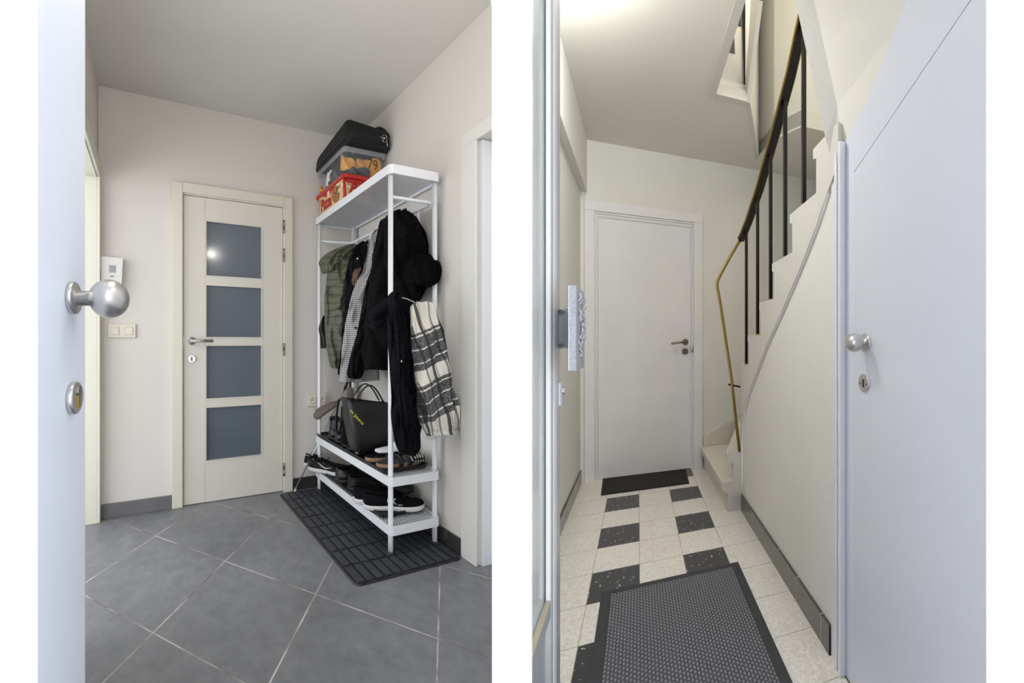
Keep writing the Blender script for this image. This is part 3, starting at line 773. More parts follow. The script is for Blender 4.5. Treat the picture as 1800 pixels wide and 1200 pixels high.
b = B(L); b.tube([(-.345, .925, 1.275), (-.31, .93, 1.268), (-.275, .935, 1.255), (-.252, .935, 1.225), (-.248, .935, 1.20)], .0022, 6); b.obj('light_edge', 'whitepaper', t)
B(L).box(-.3605, -.3565, .949, .951, .968, .978).obj('care_label', 'inkwhite', t)

t = thing('plaid_scarf', 'black, grey and cream plaid wool blanket scarf at the near end of the rack', 'scarf', (-.15, .95, .6))
drape([(1.252, -.27, -.20), (1.244, -.29, -.175), (1.215, -.30, -.155), (1.12, -.296, -.123), (1.01, -.286, -.085), (.861, -.272, -.052), (.732, -.255, -.027), (.665, -.232, -.004), (.64, -.222, -.003), (.615, -.205, -.004), (.610, -.20, -.006)], .945, .026, nf=5, amp=.2, seed=23, n=90, square=.8).obj('cloth', 'plaid', t)
drape([(1.20, -.262, -.235), (1.0, -.258, -.215), (.85, -.25, -.2), (.75, -.245, -.19), (.735, -.243, -.19)], .915, .012, nf=3, amp=.1, seed=24, n=30).obj('rear_fold', 'plaid', t)
b = B(L); rnd = random.Random(8)
for i in range(70):
    u = -.20 + .192 * i / 70; v = .945 + rnd.uniform(-.018, .018); z = .612 + .002 * math.sin(i)
    b.tube([(u, v, z + .006), (u + rnd.uniform(-.003, .003), v, z - .012), (u + rnd.uniform(-.004, .004), v, z - rnd.uniform(.018, .03))], .0011, 4)
b.obj('fringe', 'slipper', t)

# ---------------------------------------------------------------- bag, cap, pole
t = thing('tote_bag', 'black leather tote bag with yellow lettering on the middle shelf', 'bag', (-.24, .55, .41))
b = B(L); rs = []
for w, a, c, d in [(.412, -.315, -.13, .035), (.415, -.335, -.12, .045), (.45, -.358, -.115, .052), (.53, -.378, -.115, .055), (.62, -.397, -.115, .052), (.70, -.406, -.12, .045), (.745, -.408, -.125, .04)]:
    ring = []
    for x, y, _ in rrect(a, c, .535 - d, .535 + d, .025, w, 6):
        z = w - (.045 * (x - a) / (c - a) if w > .72 else 0) - (.02 * math.sin((x - a) / (c - a) * PI) if w > .6 else 0)
        ring.append((x, y + .0015 * math.sin(x * 40 + w * 20), z))
    rs.append(ring)
rs.append([(x * .97 - .007, .535 + (y - .535) * .88, z - .002) for x, y, z in rs[-1]])
rs.append([(x, y, z - .07) for x, y, z in rs[-1]])
b.rings(rs); b.obj('body', 'leather', t)
for dv, du in ((.02, -.01), (-.05, .01)):
    B(L).tube([(-.345 + du + .19 * i / 16, .55 + dv, .725 + .095 * math.sin(PI * i / 16) - .02 * i / 16) for i in range(17)], .0065, 8, flat=.6).obj('carry_handle', 'leather', t)
B(L).tube([(-.38, .50, .73), (-.40, .46, .72), (-.405, .44, .62), (-.40, .43, .53), (-.39, .44, .50), (-.385, .46, .56), (-.39, .48, .68)], .011, 8, flat=.4).obj('shoulder_strap', 'leather', t)
lettering('in Jeans', (-.412, .5900, .668), (.70, .0, -.71), (.71, 0, .70), .118, .024, L, t, 'yellow', nrm=(0, 1, 0), bold=.004, thick=.0025)

t = thing('flat_cap', 'taupe suede cap resting on the black ankle boots', 'cap', (-.3, .17, .565))
b = B(L)
b.tube([(-.401, .15, .535), (-.398, .15, .538), (-.392, .15, .546), (-.37, .15, .575), (-.33, .16, .60), (-.28, .17, .625), (-.235, .18, .645)], [.004, .024, .038, .05, .046, .036, .02], 18, flat=.55)
b.obj('crown', 'suede', t)
b = B(L); b.tube([(-.25, .2, .66), (-.225, .21, .675), (-.20, .22, .665)], [.014, .02, .012], 12, flat=.6); b.obj('ear_flap', 'suede', t)

t = thing('walking_pole', 'slim chrome pole leaning in the corner behind the coat rack', 'pole', (-.5, .03, 0))
B(L).tube([(-.504, .035, .012), (-.091, .035, .725)], .006, 10).obj('shaft', 'chrome', t)
B(L).tube([(-.504, .035, .001), (-.497, .035, .02)], .009, 10).obj('tip', 'greyplastic', t)
B(L).tube([(-.10, .035, .71), (-.06, .035, .79)], .010, 10).obj('grip', 'blacksole', t)
t = thing('umbrella', 'furled grey umbrella standing upright beside the chrome pole', 'umbrella', (-.07, .1, .41))
B(L).tube([(-.10, .10, .41), (-.098, .10, .60), (-.095, .10, .72), (-.093, .10, .735)], [.012, .02, .024, .008], 12).obj('canopy', 'suede', t)
B(L).tube([(-.093, .10, .73), (-.092, .10, .80)], .008, 8).obj('handle', 'blacksole', t)

# ---------------------------------------------------------------- shoes
def shoe(name, lab, heel, toe, w0, wid=.047, high=.075, sole=.022, um='leather', smat='blacksole', group='shoes on the rack', laces=True, cat='shoe', shaft=0, tilt=0, stripe=None, collar='blackcloth', logo=False, foxing=False):
    h, t_ = Vector((heel[0], heel[1], 0)), Vector((toe[0], toe[1], 0)); d = t_ - h; ln = d.length; d.normalize(); s_ = Vector((-d.y, d.x, 0))
    t = thing(name, lab, cat, (h.x + d.x * ln / 2, h.y + d.y * ln / 2, w0), group)
    hw = lambda x: wid * (.62 + .38 * math.sin(min(1, x * 1.5) * PI / 2) ** .8) * (1 if x < .72 else max(.02, 1 - ((x - .72) / .285) ** 2.4) ** .5) * (1 if x > .07 else (max(x, 0) / .07 * .5 + .5)) * (.82 if .3 < x < .5 else 1 - .18 * max(0, 1 - abs(x - .4) / .25))
    Pt = lambda x, y, z: h + d * (x * ln) + s_ * y + Vector((0, 0, w0 + z + tilt * x * ln))
    xs = [0, .01, .03, .06, .1, .15, .2, .28, .36, .45, .55, .65, .74, .82, .88, .93, .965, .985, 1.0]
    n = len(xs)
    out = [(x, hw(x)) for x in xs] + [(x, -hw(x)) for x in reversed(xs)]
    cur = lambda x: .010 * max(0, (x - .7) / .3) ** 2
    b = B(L); rs = []
    for z, k in ((0, .94), (.004, 1.0), (sole * .8, 1.04 if foxing else 1.0), (sole, .98)):
        rs.append([Pt(.5 + (x - .5) * (1 + (k - 1) * .4), y * k, z + cur(x)) for x, y in out])
    b.rings(rs); b.obj('sole', smat, t)
    b = B(L); rs = []
    top = lambda x: high * (1 if x < .12 else 1 - .15 * (x - .12) / .2 if x < .32 else .85 - .05 * (x - .32) / .1 if x < .42 else max(.32, .80 - .55 * (x - .42) / .42 - (.0 if x < .84 else (x - .84) * 1.2)))
    for x in xs:
        x_ = min(max(x, .012), .99); ring = []; W_ = max(hw(x_) * .96, .003)
        tp = top(x_)
        if x_ > .9: tp *= max(.15, (1 - ((x_ - .9) / .1) ** 2)) ** .5
        if x_ < .05: tp *= .8 + .2 * x_ / .05
        dip = 0
        if .04 < x_ < .42: dip = (high * .62) * min(1, (x_ - .04) / .05) * min(1, (.42 - x_) / .08)
        for k in range(17):
            a = PI * k / 16; c, s2 = math.cos(a), math.sin(a)
            y = W_ * math.copysign(abs(c) ** .75, c) * (1 - .35 * s2 * (tp / .09))
            z = sole * .8 + cur(x_) + tp * s2 ** .65
            if dip and s2 > .72: z -= dip * min(1, (s2 - .72) / .12)
            ring.append(Pt(x_, y, z))
        rs.append(ring)
    b.rings(rs); b.obj('upper', um, t)
    if not shaft:
        b = B(L)
        cl = [(.045, 0), (.06, .36), (.11, .5), (.2, .5), (.3, .45), (.38, .3), (.41, 0), (.38, -.3), (.3, -.45), (.2, -.5), (.11, -.5), (.06, -.36)]
        b.tube([Pt(x, y * hw(max(x, .08)), sole * .8 + top(x) * .95) for x, y in cl], .0045, 8, close=True).obj('collar', collar, t)
    else:
        b = B(L)
        b.rings([[Pt(.17 + .165 * math.cos(2 * PI * k / 20) * f, wid * .72 * math.sin(2 * PI * k / 20) * f, z) for k in range(20)] for z, f in ((sole * .8 + high * .5, .9), (high, .92), (high + shaft * .5, .86), (high + shaft, .93), (high + shaft - .004, .82), (high + shaft * .5, .78))])
        b.obj('shaft', um, t)
    if laces:
        b = B(L)
        for i in range(5):
            x = .44 + i * .055; z = sole * .8 + top(x) + cur(x) + .001; y = hw(x) * .38
            b.tube([Pt(x, -y, z - .006), Pt(x + .012, 0, z + .003), Pt(x - .006, y, z - .006)], .0026, 6)
            b.tube([Pt(x, y, z - .006), Pt(x + .012, 0, z + .003), Pt(x - .006, -y, z - .006)], .0026, 6)
        for sg in (-1, 1):
            b.tube([Pt(.43 - .02 * sg + .03 * math.sin(PI * i / 8), sg * .006 + sg * .028 * math.sin(PI * i / 10), sole + top(.42) + .012 * math.sin(PI * i / 8)) for i in range(9)], .0022, 6)
        b.obj('laces', 'blackcloth', t)
    if stripe:
        for sg in (-1, 1):
            B(L).tube([Pt(.28, sg * hw(.28) * .93, sole + .045), Pt(.38, sg * (hw(.38) * .98), sole + .022), Pt(.48, sg * (hw(.48) * 1.0), sole + .014), Pt(.62, sg * hw(.62) * .93, sole + .028)], [.003, .006, .006, .002], 8, flat=.5).obj('side_stripe', stripe, t)
    if logo:
        nn = -s_ if s_.y < 0 else s_
        nn = Vector((0, 1, 0)) if nn.dot(Vector((0, 1, 0))) > 0 else nn
        o1 = Pt(.42, -hw(.42) * .0, 0)
        side = -1 if (s_ * -1).y > 0 else 1
        base = lambda x, z, e=0: Pt(x, side * (hw(x) * (1.0 - .25 * (z / .06)) + .002 + e), sole + z)
        lettering('C', base(.36, .012), tuple(d), (0, 0, 1), .026, .038, L, t, 'inkwhite', nrm=tuple(s_ * side), thick=.003)
        lettering('K', base(.43, .012), tuple(d), (0, 0, 1), .026, .032, L, t, 'inkwhite', nrm=tuple(s_ * side), thick=.003)
        lettering('Jeans', base(.53, .008), tuple(d), (0, 0, 1), .022, .007, L, t, 'inkwhite', nrm=tuple(s_ * side), thick=.003)
    return t

z1 = .152
gp = 'shoes on the lowest shelf'
shoe('sneaker', 'black sneaker with white sole sticking out farthest at the left of the lowest shelf', (-.405, -.03), (-.215, .17), z1 + .012, smat='sole', um='nylon', group=gp, high=.07, sole=.024, stripe='inkwhite')
shoe('sneaker', 'black sneaker with white sole and side stripe, lace hanging down, second from left', (-.40, .045), (-.20, .265), z1 + .004, smat='sole', um='nylon', group=gp, high=.072, sole=.026, stripe='inkwhite')
shoe('leather_shoe', 'black shoe with a shiny heel, heel outward beside the white-soled sneakers', (-.335, .315), (-.06, .33), z1, group=gp, high=.09, sole=.03, wid=.052)
shoe('trainer', 'all-black trainer heel outward in the middle of the lowest shelf', (-.325, .445), (-.06, .46), z1, group=gp, high=.085, sole=.026, um='nylon')
shoe('canvas_sneaker', 'black canvas sneaker with white sole hidden behind the logo sneaker', (-.372, .575), (-.08, .64), z1, smat='sole', um='blackcloth', group=gp, high=.085, sole=.026, foxing=True)
shoe('canvas_sneaker', 'black canvas sneaker with white sole and white letters at the near corner', (-.365, .655), (-.055, .765), z1 + .003, smat='sole', um='blackcloth', group=gp, high=.078, sole=.026, wid=.05, foxing=True, logo=True)
shoe('trainer', 'black shoe lying at the back of the lowest shelf against the wall', (-.12, .50), (-.055, .68), z1 + .04, group=gp, high=.07, um='nylon', wid=.042)
z2 = .395
gb = 'boots on the middle shelf'
shoe('ankle_boot', 'dark laced ankle boot farthest left on the middle shelf', (-.318, .195), (-.08, .20), z2, um='leatherblue', group=gb, high=.08, shaft=.075, cat='boot', wid=.038, laces=False)
shoe('ankle_boot', 'dark laced ankle boot with gold eyelets, second from left on the middle shelf', (-.318, .275), (-.08, .28), z2, um='leatherblue', group=gb, high=.08, shaft=.08, cat='boot', wid=.038, laces=False)
shoe('tall_boot', 'black suede boot with gold sole line left of its twin beside the tote bag', (-.322, .365), (-.09, .37), z2, um='blackcloth', group=gb, high=.09, shaft=.10, cat='boot', wid=.036, laces=False)
shoe('tall_boot', 'black suede boot with gold sole line touching the black tote bag', (-.325, .435), (-.09, .435), z2, um='blackcloth', group=gb, high=.09, shaft=.10, cat='boot', wid=.038, laces=False)

def sandal(lab, heel, toe, w0):
    h, t_ = Vector((heel[0], heel[1], 0)), Vector((toe[0], toe[1], 0)); d = t_ - h; ln = d.length; d.normalize(); s_ = Vector((-d.y, d.x, 0))
    t = thing('cork_sandal', lab, 'sandal', (h.x + d.x * ln / 2, h.y + d.y * ln / 2, w0), 'cork sandals on the middle shelf')
    Pt = lambda x, y, z: h + d * (x * ln) + s_ * y + Vector((0, 0, w0 + z))
    hw = lambda x: .04 * math.sqrt(max(.0, 1 - abs(2 * x - 1) ** 3.2)) * (.85 + .2 * x)
    xs = [.002, .02, .06, .12, .25, .4, .55, .7, .82, .9, .96, .985, .998]
    out = [(x, hw(x) + .002) for x in xs] + [(x, -hw(x) - .002) for x in reversed(xs)]
    for z0, z1_, m, nm in ((0, .006, 'blacksole', 'outsole'), (.0062, .026, 'cork', 'cork_footbed'), (.0262, .029, 'leatherblue', 'insole')):
        B(L).rings([[Pt(x, y, z) for x, y in out] for z in (z0, z1_)], smooth=False).obj(nm, m, t)
    for x0 in (.42, .62):
        b = B(L); rs = []
        for i in range(13):
            a = PI * i / 12; c, s2 = math.cos(a), math.sin(a)
            rs.append([Pt(x0 + dx, .044 * c * k, .012 + (.045 * s2) * k) for dx, k in ((-.05, 1), (.05, 1), (.05, 1.05), (-.05, 1.05))])
        b.rings(rs).obj('strap', 'leatherblue', t)
    B(L).box(Pt(.62, 0, 0).x - .01, Pt(.62, 0, 0).x + .01, Pt(.62, .02, 0).y, Pt(.62, .02, 0).y + .002, w0 + .05, w0 + .062).obj('buckle', 'brass', t)
sandal('cork footbed sandal at the near end of the middle shelf tray', (-.335, .735), (-.05, .735), z2)
sandal('cork footbed sandal behind the nearest one, under the white slipper', (-.335, .635), (-.06, .64), z2)
t = thing('white_slipper', 'white slipper lying on the rear cork sandal', 'slipper', (-.13, .62, .45))
b = B(L)
b.tube([(-.275, .645, .452), (-.262, .645, .452), (-.20, .645, .452), (-.12, .645, .456), (-.05, .645, .464), (-.037, .645, .466)], [.010, .026, .036, .040, .034, .014], 16, flat=.42); b.obj('sole', 'slipper', t)
b = B(L); b.tube([(-.16, .645, .468), (-.12, .645, .476), (-.07, .645, .482), (-.045, .645, .475)], [.030, .036, .032, .012], 14, flat=.5); b.obj('upper', 'slipper', t)
B(L).rings([[(x, y, z) for x, y, _ in rrect(-.145 + d, -.052 - d, .70 + d, .785 - d, .015, 0)] for z, d in ((.4105, .01), (.42, 0), (.445, .004), (.458, .02))]).obj('dotted_pouch', 'dots', label='small black pouch with white dots at the tray end beside the sandals', cat='pouch')
B(L).lathe((-.335, .555, .424), (-1, .2, 0), [(0, .011), (.004, .011), (.006, .008)], 16).obj('round_tag', 'cork', label='small orange-brown round disc in front of the black tote bag', cat='disc')
B(L).lathe((-.305, .56, .41), (0, 0, 1), [(0, .02), (.02, .03), (.03, .026), (.034, .01)], 16).obj('small_pouch', 'blackcloth', label='small black pouch under the brown disc in front of the tote bag', cat='pouch')

# ================================================================== RIGHT HALL
G = R
b = B(W).prism([(.0, .3), (.0, 2.75), (.45, 4.3), (2.9, 5.3), (2.9, 1.9), (1.2, .6), (1.2, .3)], 'w', -.12, 0)
regrid(b, R, struct(b, 'floor', 'floorR'))
def flat(polys, w0, w1, name, mat, kind='structure'):
    b = B(R)
    for p in polys: b.prism(p, 'w', w0, w1)
    return b.obj(name, mat, kind=kind)
A1, A2, A3, A4, A5 = (.78, .775), (1.02, .779), (1.308, .155), (1.343, .478), (1.475, .693)
flat([[(-.06, -.08), (.78, -.08), (.78, .775), (.78, 2.75), (.0, 2.75), (-.06, 1.5)],
      [(.78, -.08), (2.0, -.08), (2.0, .16), (1.308, .155), (1.02, .779), (.78, .775)],
      [(1.308, .155), (2.0, .16), (2.0, .693), (1.475, .693), (1.343, .478)]], 2.6, 2.72, 'ceiling', 'ceilR')
# stairwell above the ceiling
b = B(R)
def wallseg(b, p, q, w0, w1, th=.03, side=1):
    p, q = Vector(p), Vector(q); d = (q - p).normalized(); n = Vector((-d.y, d.x)) * th * side
    b.prism([tuple(p), tuple(q), tuple(q + n), tuple(p + n)], 'w', w0, w1); return b
wallseg(b, A2, A3, 2.612, 4.2, side=1); wallseg(b, A3, A4, 2.612, 4.2, side=-1); wallseg(b, A4, A5, 2.612, 4.2, side=-1)
b.box(1.475, 2.0, .66, .69, 2.612, 4.2).box(2.0, 2.03, -.1, 2.75, 0, 4.2).box(.75, .78, .775, 2.75, 2.612, 4.2).box(.78, 2.0, 2.72, 2.75, 2.612, 4.2)
struct(b, 'wall_stairwell', 'wallR')
struct(B(R).box(.7, 2.05, .1, 2.75, 4.2, 4.25), 'ceiling_stairwell', 'ceilR')
# terrazzo edging of the opening
b = B(R).box(.778, .822, .77, 2.3, 2.592, 2.66).box(.8225, 1.02, .77, .812, 2.592, 2.66)
b.prism([(.752, 2.60), (.80, 2.595), (1.042, 3.02), (.896, 3.158)], 'u', 1.02, 1.045)
struct(b, 'trim_5', 'stringer')
b = B(R).box(.78, 1.03, .70, .76, 2.66, 3.9)
struct(b, 'wall_upper_flight', 'stringer')
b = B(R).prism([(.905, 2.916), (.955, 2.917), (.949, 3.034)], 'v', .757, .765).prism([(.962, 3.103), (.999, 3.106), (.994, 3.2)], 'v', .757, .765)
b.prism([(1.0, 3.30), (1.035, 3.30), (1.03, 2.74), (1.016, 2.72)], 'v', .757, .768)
struct(b, 'trim_6', 'skirt')  # dark plates standing in for the shade in the step openings and gap

# walls of the hall
b = B(R).box(-.06, .06, -.1, 0, 0, 2.6).box(.80, 2.0, -.1, 0, 0, 4.2).box(.06, .80, -.1, 0, 2.02, 2.6)
struct(b, 'wall_back', 'wallR')
b = B(R).box(-.10, 0, -.1, 1.5, 2.2, 2.6).box(-.10, -.045, -.1, 1.42, 0, 2.2)
struct(b, 'wall_left', 'wallR')
b = B(R); v = .0
while v < 1.4:
    b.box(-.045, -.033, v + .0015, min(v + .1985, 1.4) - .0015, 0, .095, .001); v += .1985
struct(b, 'baseboard_left', 'skirt')
# stair hall back door
door = thing('door_3', 'flat white painted door with steel lever at the end of the stair hall', 'door', (.43, 0, 0), g=R, kind='structure')
b = B(R)
for (a0, a1, c0, c1) in ((-.014, .058, 0, 2.0595), (.805, .878, 0, 2.0595), (-.014, .878, 2.06, 2.138)): b.box(a0, a1, 0, .022, c0, c1, .003)
for (a0, a1, c0, c1) in ((.0585, .072, 0, 2.0445), (.79, .8045, 0, 2.0445), (.0585, .8045, 2.045, 2.0595)): b.box(a0, a1, -.02, .012, c0, c1, .003)
for (a0, a1, c0, c1) in ((.0725, .078, 0, 2.0275), (.784, .7895, 0, 2.0275), (.0725, .7895, 2.028, 2.0445)): b.box(a0, a1, -.08, .004, c0, c1, .002)
b.obj('door_frame', 'trimR', door)
B(R).box(.074, .788, -.045, -.008, .0015, 2.03, .001).obj('door_leaf', 'doorR', door)
h = B(R).lathe((.738, -.008, 1.062), (0, 1, 0), [(0, .026), (.007, .026), (.009, .023), (.010, .009), (.048, .009)])
h.tube([(.738, .04, 1.062), (.730, .045, 1.062), (.715, .046, 1.061), (.62, .046, 1.048)], .0092); h.obj('door_handle', 'steeldark', door)
h = B(R).lathe((.738, -.008, .982), (0, 1, 0), [(0, .026), (.006, .026), (.008, .023)]).obj('lock_escutcheon', 'steeldark', door)
B(R).box(.733, .742, .0, .0015, .987, .993).obj('keyhole', 'dark', h)
B(R).lathe((.794, .004, 1.005), (0, 0, 1), [(-.032, .004), (-.03, .012), (-.02, .015), (.02, .015), (.03, .012), (.032, .004)], 16).obj('door_guard', 'steel', door)
# narrow trim right of the hall's left corner
struct(B(R).box(-.045, -.016, 0, .012, 0, 2.2, .002), 'trim_7', 'wallR')

# ---------------------------------------------------------------- staircase
st = thing('staircase', 'cream terrazzo winding staircase climbing along the right wall', 'staircase', (1.3, .8, 0), g=R)
def step(poly, w0, w1, nose=.018):
    """tread slab with a slightly set-back body under it; first two points are the front edge"""
    b = B(R)
    (a, c) = Vector(poly[0]), Vector(poly[1]); d = (c - a).normalized(); cen = sum((Vector(p) for p in poly), Vector((0, 0))) / len(poly)
    n = Vector((-d.y, d.x));
    if n.dot(cen - a) < 0: n = -n
    back = [tuple(Vector(poly[0]) + n * .030), tuple(Vector(poly[1]) + n * .030)] + poly[2:]
    b.prism(back, 'w', w0, w1 - .042); b.prism(poly, 'w', w1 - .0418, w1, .006)
    return b.obj('step', 'stone', st)
step([(.861, .004), (.861, .79), (1.0, .80), (1.9, .80), (1.9, .004)], 0.001, .183)
step([(1.19, .004), (.888, .79), (1.0, .80), (1.9, .80), (1.9, .004)], .1835, .365)
step([(1.45, .004), (.955, .78), (1.0, .815), (1.9, .815), (1.9, .004)], .3655, .55)
step([(1.9, .1), (1.06, .80), (1.9, .815)], .5505, .74)
for i, (v0, w) in enumerate([(.83, .925), (1.0, 1.10), (1.20, 1.265), (1.385, 1.44), (1.59, 1.605), (1.79, 1.775)]):
    step([(1.055, v0 - .01), (1.9, v0 - .01), (1.9, v0 + .24), (1.055, v0 + .24)], w - .174, w)
# end face of the bottom steps
B(R).prism([(.897, .001), (1.0, .001), (1.0, .366), (.888, .366), (.888, .316), (.93, .302), (.93, .196), (.860, .184), (.860, .142), (.897, .115)], 'v', .785, .812).obj('stair_end', 'stringer', st)
# outer string: zigzag top, curved foot
zig = [(.812, .366), (.812, .925)]
rise = [(.985, .925, 1.10), (1.19, 1.10, 1.27), (1.375, 1.27, 1.44), (1.58, 1.44, 1.605), (1.786, 1.605, 1.775)]
for v, wa, wb in rise: zig += [(v, wa), (v, wb - .045), (v - .024, wb - .036), (v - .024, wb)]
zig += [(1.93, 1.775), (1.93, 1.64)]
curve = [(1.86, 1.575), (1.781, 1.482), (1.68, 1.385), (1.582, 1.298), (1.43, 1.172), (1.272, 1.045), (1.12, .90), (.978, .765), (.90, .665), (.85, .56), (.825, .45), (.818, .366)]
B(R).prism(zig + curve, 'u', .978, 1.055).obj('stringer', 'stringer', st)
B(R).tube([(.987, v, w) for v, w in curve + [(.817, .2), (.817, .11)]], .006, 8).obj('bead', 'trimR', st)
# skirting on the back wall and wall behind
B(R).prism([(.89, .185), (1.9, .185), (1.9, .86), (1.218, .43), (.885, .255)], 'v', .0005, .014).obj('skirting', 'stone', st)
# brass sockets are parts of the handrail; underside wall below the string
b = B(R).prism([(.818, 0), (1.90, 0), (1.90, 1.60)] + curve, 'u', .99, 1.045)
struct(b, 'wall_right', 'wallR')
b = B(R); v = .824; w = .0
while v < 1.87:
    b.box(.978, .99, v + .0015, min(v + .1985, 1.876) - .0015, 0, .10, .001); v += .1985
struct(b, 'baseboard_right', 'skirt')
b = B(R); v = .824 + .1985
while v < 1.87: b.box(.9785, .989, v - .0015, v + .0015, 0, .0995); v += .1985
struct(b, 'trim_8', 'grout')

# ---------------------------------------------------------------- handrail
hr = thing('handrail', 'brass and black metal handrail with thin black balusters on the stairs', 'handrail', (.98, 1.2, .37), g=R)
rail = [(.974, .800, .367), (.93, .765, .84), (.868, .732, 1.30), (.848, .722, 1.42), (.850, .724, 1.455), (.875, .735, 1.51), (.93, .77, 1.62), (.965, .80, 1.685), (.985, .83, 1.715)]
B(R).tube(rail, .0095, 12).obj('rail_tube', 'brass', hr)
up = [(.975, .825, 1.71), (.985, .86, 1.735), (.99, .95, 1.785), (.99, 1.147, 1.90), (.99, 1.356, 2.06), (.99, 1.543, 2.22), (.99, 1.66, 2.36), (.99, 1.8, 2.52)]
ov = [(.026 * math.cos(2 * PI * k / 14), .008 * math.sin(2 * PI * k / 14)) for k in range(14)]
B(R).sweep(up, ov).obj('handrail_cap', 'brass', hr)
B(R).sweep([(a, c, w - .012) for a, c, w in up], [(-.018, -.007), (.018, -.007), (.018, .007), (-.018, .007)]).obj('flat_bar', 'blackmetal', hr)
def railw(v):
    for (a, b_) in zip(up, up[1:]):
        if a[1] <= v <= b_[1]: return a[2] + (b_[2] - a[2]) * (v - a[1]) / (b_[1] - a[1])
    return up[-1][2]
for v, w in ((.89, .926), (1.099, 1.101), (1.296, 1.271), (1.476, 1.441), (1.66, 1.606)):
    p = B(R).box(.984, 1.0, v - .007, v + .007, w, railw(v) - .016).obj('baluster', 'blackmetal', hr)
    B(R).lathe((.992, v, w), (0, 0, 1), [(0, .013), (.003, .013), (.006, .010)], 12).obj('ferrule', 'brass', p)
B(R).tube([(.915, .752, .79), (.985, .80, .775), (1.0, .83, .77)], .006, 8).obj('side_bar', 'blackmetal', hr)

# ---------------------------------------------------------------- soffit of the flight above
bl = [(1.0, 1.875, 1.635), (.961, 1.88, 1.748), (.905, 1.88, 1.96), (.849, 1.88, 2.173), (.78, 1.88, 2.45), (.74, 1.88, 2.62)]
br = [(1.005, 1.925, 1.685), (.978, 1.925, 1.83), (.93, 1.925, 2.01), (.872, 1.925, 2.22), (.81, 1.925, 2.47), (.77, 1.925, 2.64)]
b = B(R)
b.rings([[p, q, (q[0] + .05, q[1] + .0, q[2] + .0), (p[0] + .05, p[1], p[2])] for p, q in zip(bl, br)], smooth=False)
struct(b, 'trim_9', 'stringer')
q_ = [(1.0, 1.93, 1.685), (1.0, 2.064, 1.762), (1.0, 2.198, 1.885), (1.0, 2.32, 1.99), (1.0, 2.5, 2.14), (1.0, 2.7, 2.32)]
b = B(R)
b.rings([[p, q, (q[0], q[1], q[2] + .15), (p[0] + .06, p[1] + .02, p[2] + .06)] for p, q in zip(br, q_)], smooth=False)
struct(b, 'ceiling_under_stairs', 'ceilR')

# ---------------------------------------------------------------- closet door under the stairs (plane of the right wall)
b = B(R).box(.984, .99, 1.877, 1.915, 0, 1.60, .001).box(.972, .992, 1.913, 1.925, 0, 1.68, .003).box(.980, .992, 1.924, 1.944, 0, 1.69, .002).box(.968, .992, 1.943, 1.954, 0, 1.70, .003)
struct(b, 'trim_10', 'white')
b = B(R).prism([(1.93, 0), (1.996, 0), (1.996, 1.585), (2.39, 1.747), (2.66, 1.858), (2.66, 2.30), (2.5, 2.15), (2.32, 2.0), (2.198, 1.89), (2.064, 1.767), (1.93, 1.69)], 'u', .992, 1.05)
struct(b, 'wall_right_near', 'closet')
door = thing('door_4', 'flat white closet door with a sloping top and silver ball knob', 'door', (1.0, 2.3, 0), g=R, kind='structure')
B(R).prism([(1.999, .012), (2.66, .012), (2.66, 1.852), (1.999, 1.580)], 'u', .990, 1.03, .0015).obj('door_leaf', 'closet', door)
k = B(R).lathe((.990, 2.054, 1.062), (-1, 0, 0), [(0, .026), (.003, .026), (.006, .022), (.007, .009), (.012, .008), (.016, .008)], 32).obj('rosette', 'steel', door)
ball = [(.038 - .026 * math.cos(PI * i / 18), .027 * math.sin(PI * i / 18) + .0003) for i in range(3, 19)]
B(R).lathe((.990, 2.054, 1.062), (-1, 0, 0), ball, 40).obj('knob', 'steel', k)
k = B(R).lathe((.990, 2.051, .945), (-1, 0, 0), [(0, .026), (.003, .026), (.005, .023)], 32).obj('keyhole_plate', 'steel', door)
b = B(R).lathe((.9852, 2.051, .952), (-1, 0, 0), [(0, .004), (.001, .004)], 12).box(.984, .9852, 2.0485, 2.0535, .932, .952)
for dv in (-.014, .014): b.lathe((.9852, 2.051 + dv, .942), (-1, 0, 0), [(0, .002), (.001, .002)], 8)
b.obj('keyhole', 'dark', k)

# ---------------------------------------------------------------- glass door opened against the left side
door = thing('door_5', 'aluminium framed glass door standing open at the left of the stair hall', 'door', (.15, 1.95, 0), g=R, kind='structure')
b = B(R).box(.118, .160, 1.784, 1.884, .01, 2.55, .003)
b.box(.125, .158, 1.884, 2.14, .36, .41, .003).box(.125, .158, 1.884, 2.14, .01, .06, .003)
b.obj('stile', 'alu', door)
B(R).box(.150, .1600, 1.884, 1.9, .41, 2.55).obj('bead_frame', 'white', door)
B(R).box(.150, .1606, 1.888, 1.895, .412, 2.549).obj('glazing_bead', 'bead', door)
B(R).box(.1602, .1625, 1.842, 1.872, .01, 2.55, .001).obj('edge_strip', 'white', door)
B(R).box(.150, .1605, 1.902, 2.14, .406, .414).obj('glazing_bead', 'bead', door)
B(R).box(.138, .146, 1.886, 2.14, .412, 2.55).obj('glass_pane', 'glass', door)
B(R).box(.138, .146, 1.886, 2.14, .06, .36).obj('kick_panel', 'alu', door)
pl = B(R).box(.214, .232, 1.87, 1.985, .995, 1.197, .002).obj('pull_plate', 'cast', door)
b = B(R); rnd = random.Random(12)
for i in range(34):
    v = 1.93 + rnd.uniform(-.03, .03); w = 1.02 + .15 * rnd.random()
    b.tube([(.233, v, w), (.238, v + rnd.uniform(-.01, .01), w + .010), (.233, v + rnd.uniform(-.015, .015), w + .022)], [.0015, .0035, .001], 8)
b.obj('relief', 'cast', pl)
b = B(R).box(.1605, .214, 1.79, 1.80, 1.045, 1.158, .001); b.box(.206, .214, 1.79, 1.90, 1.045, 1.158, .001); b.obj('bracket', 'satin', pl)
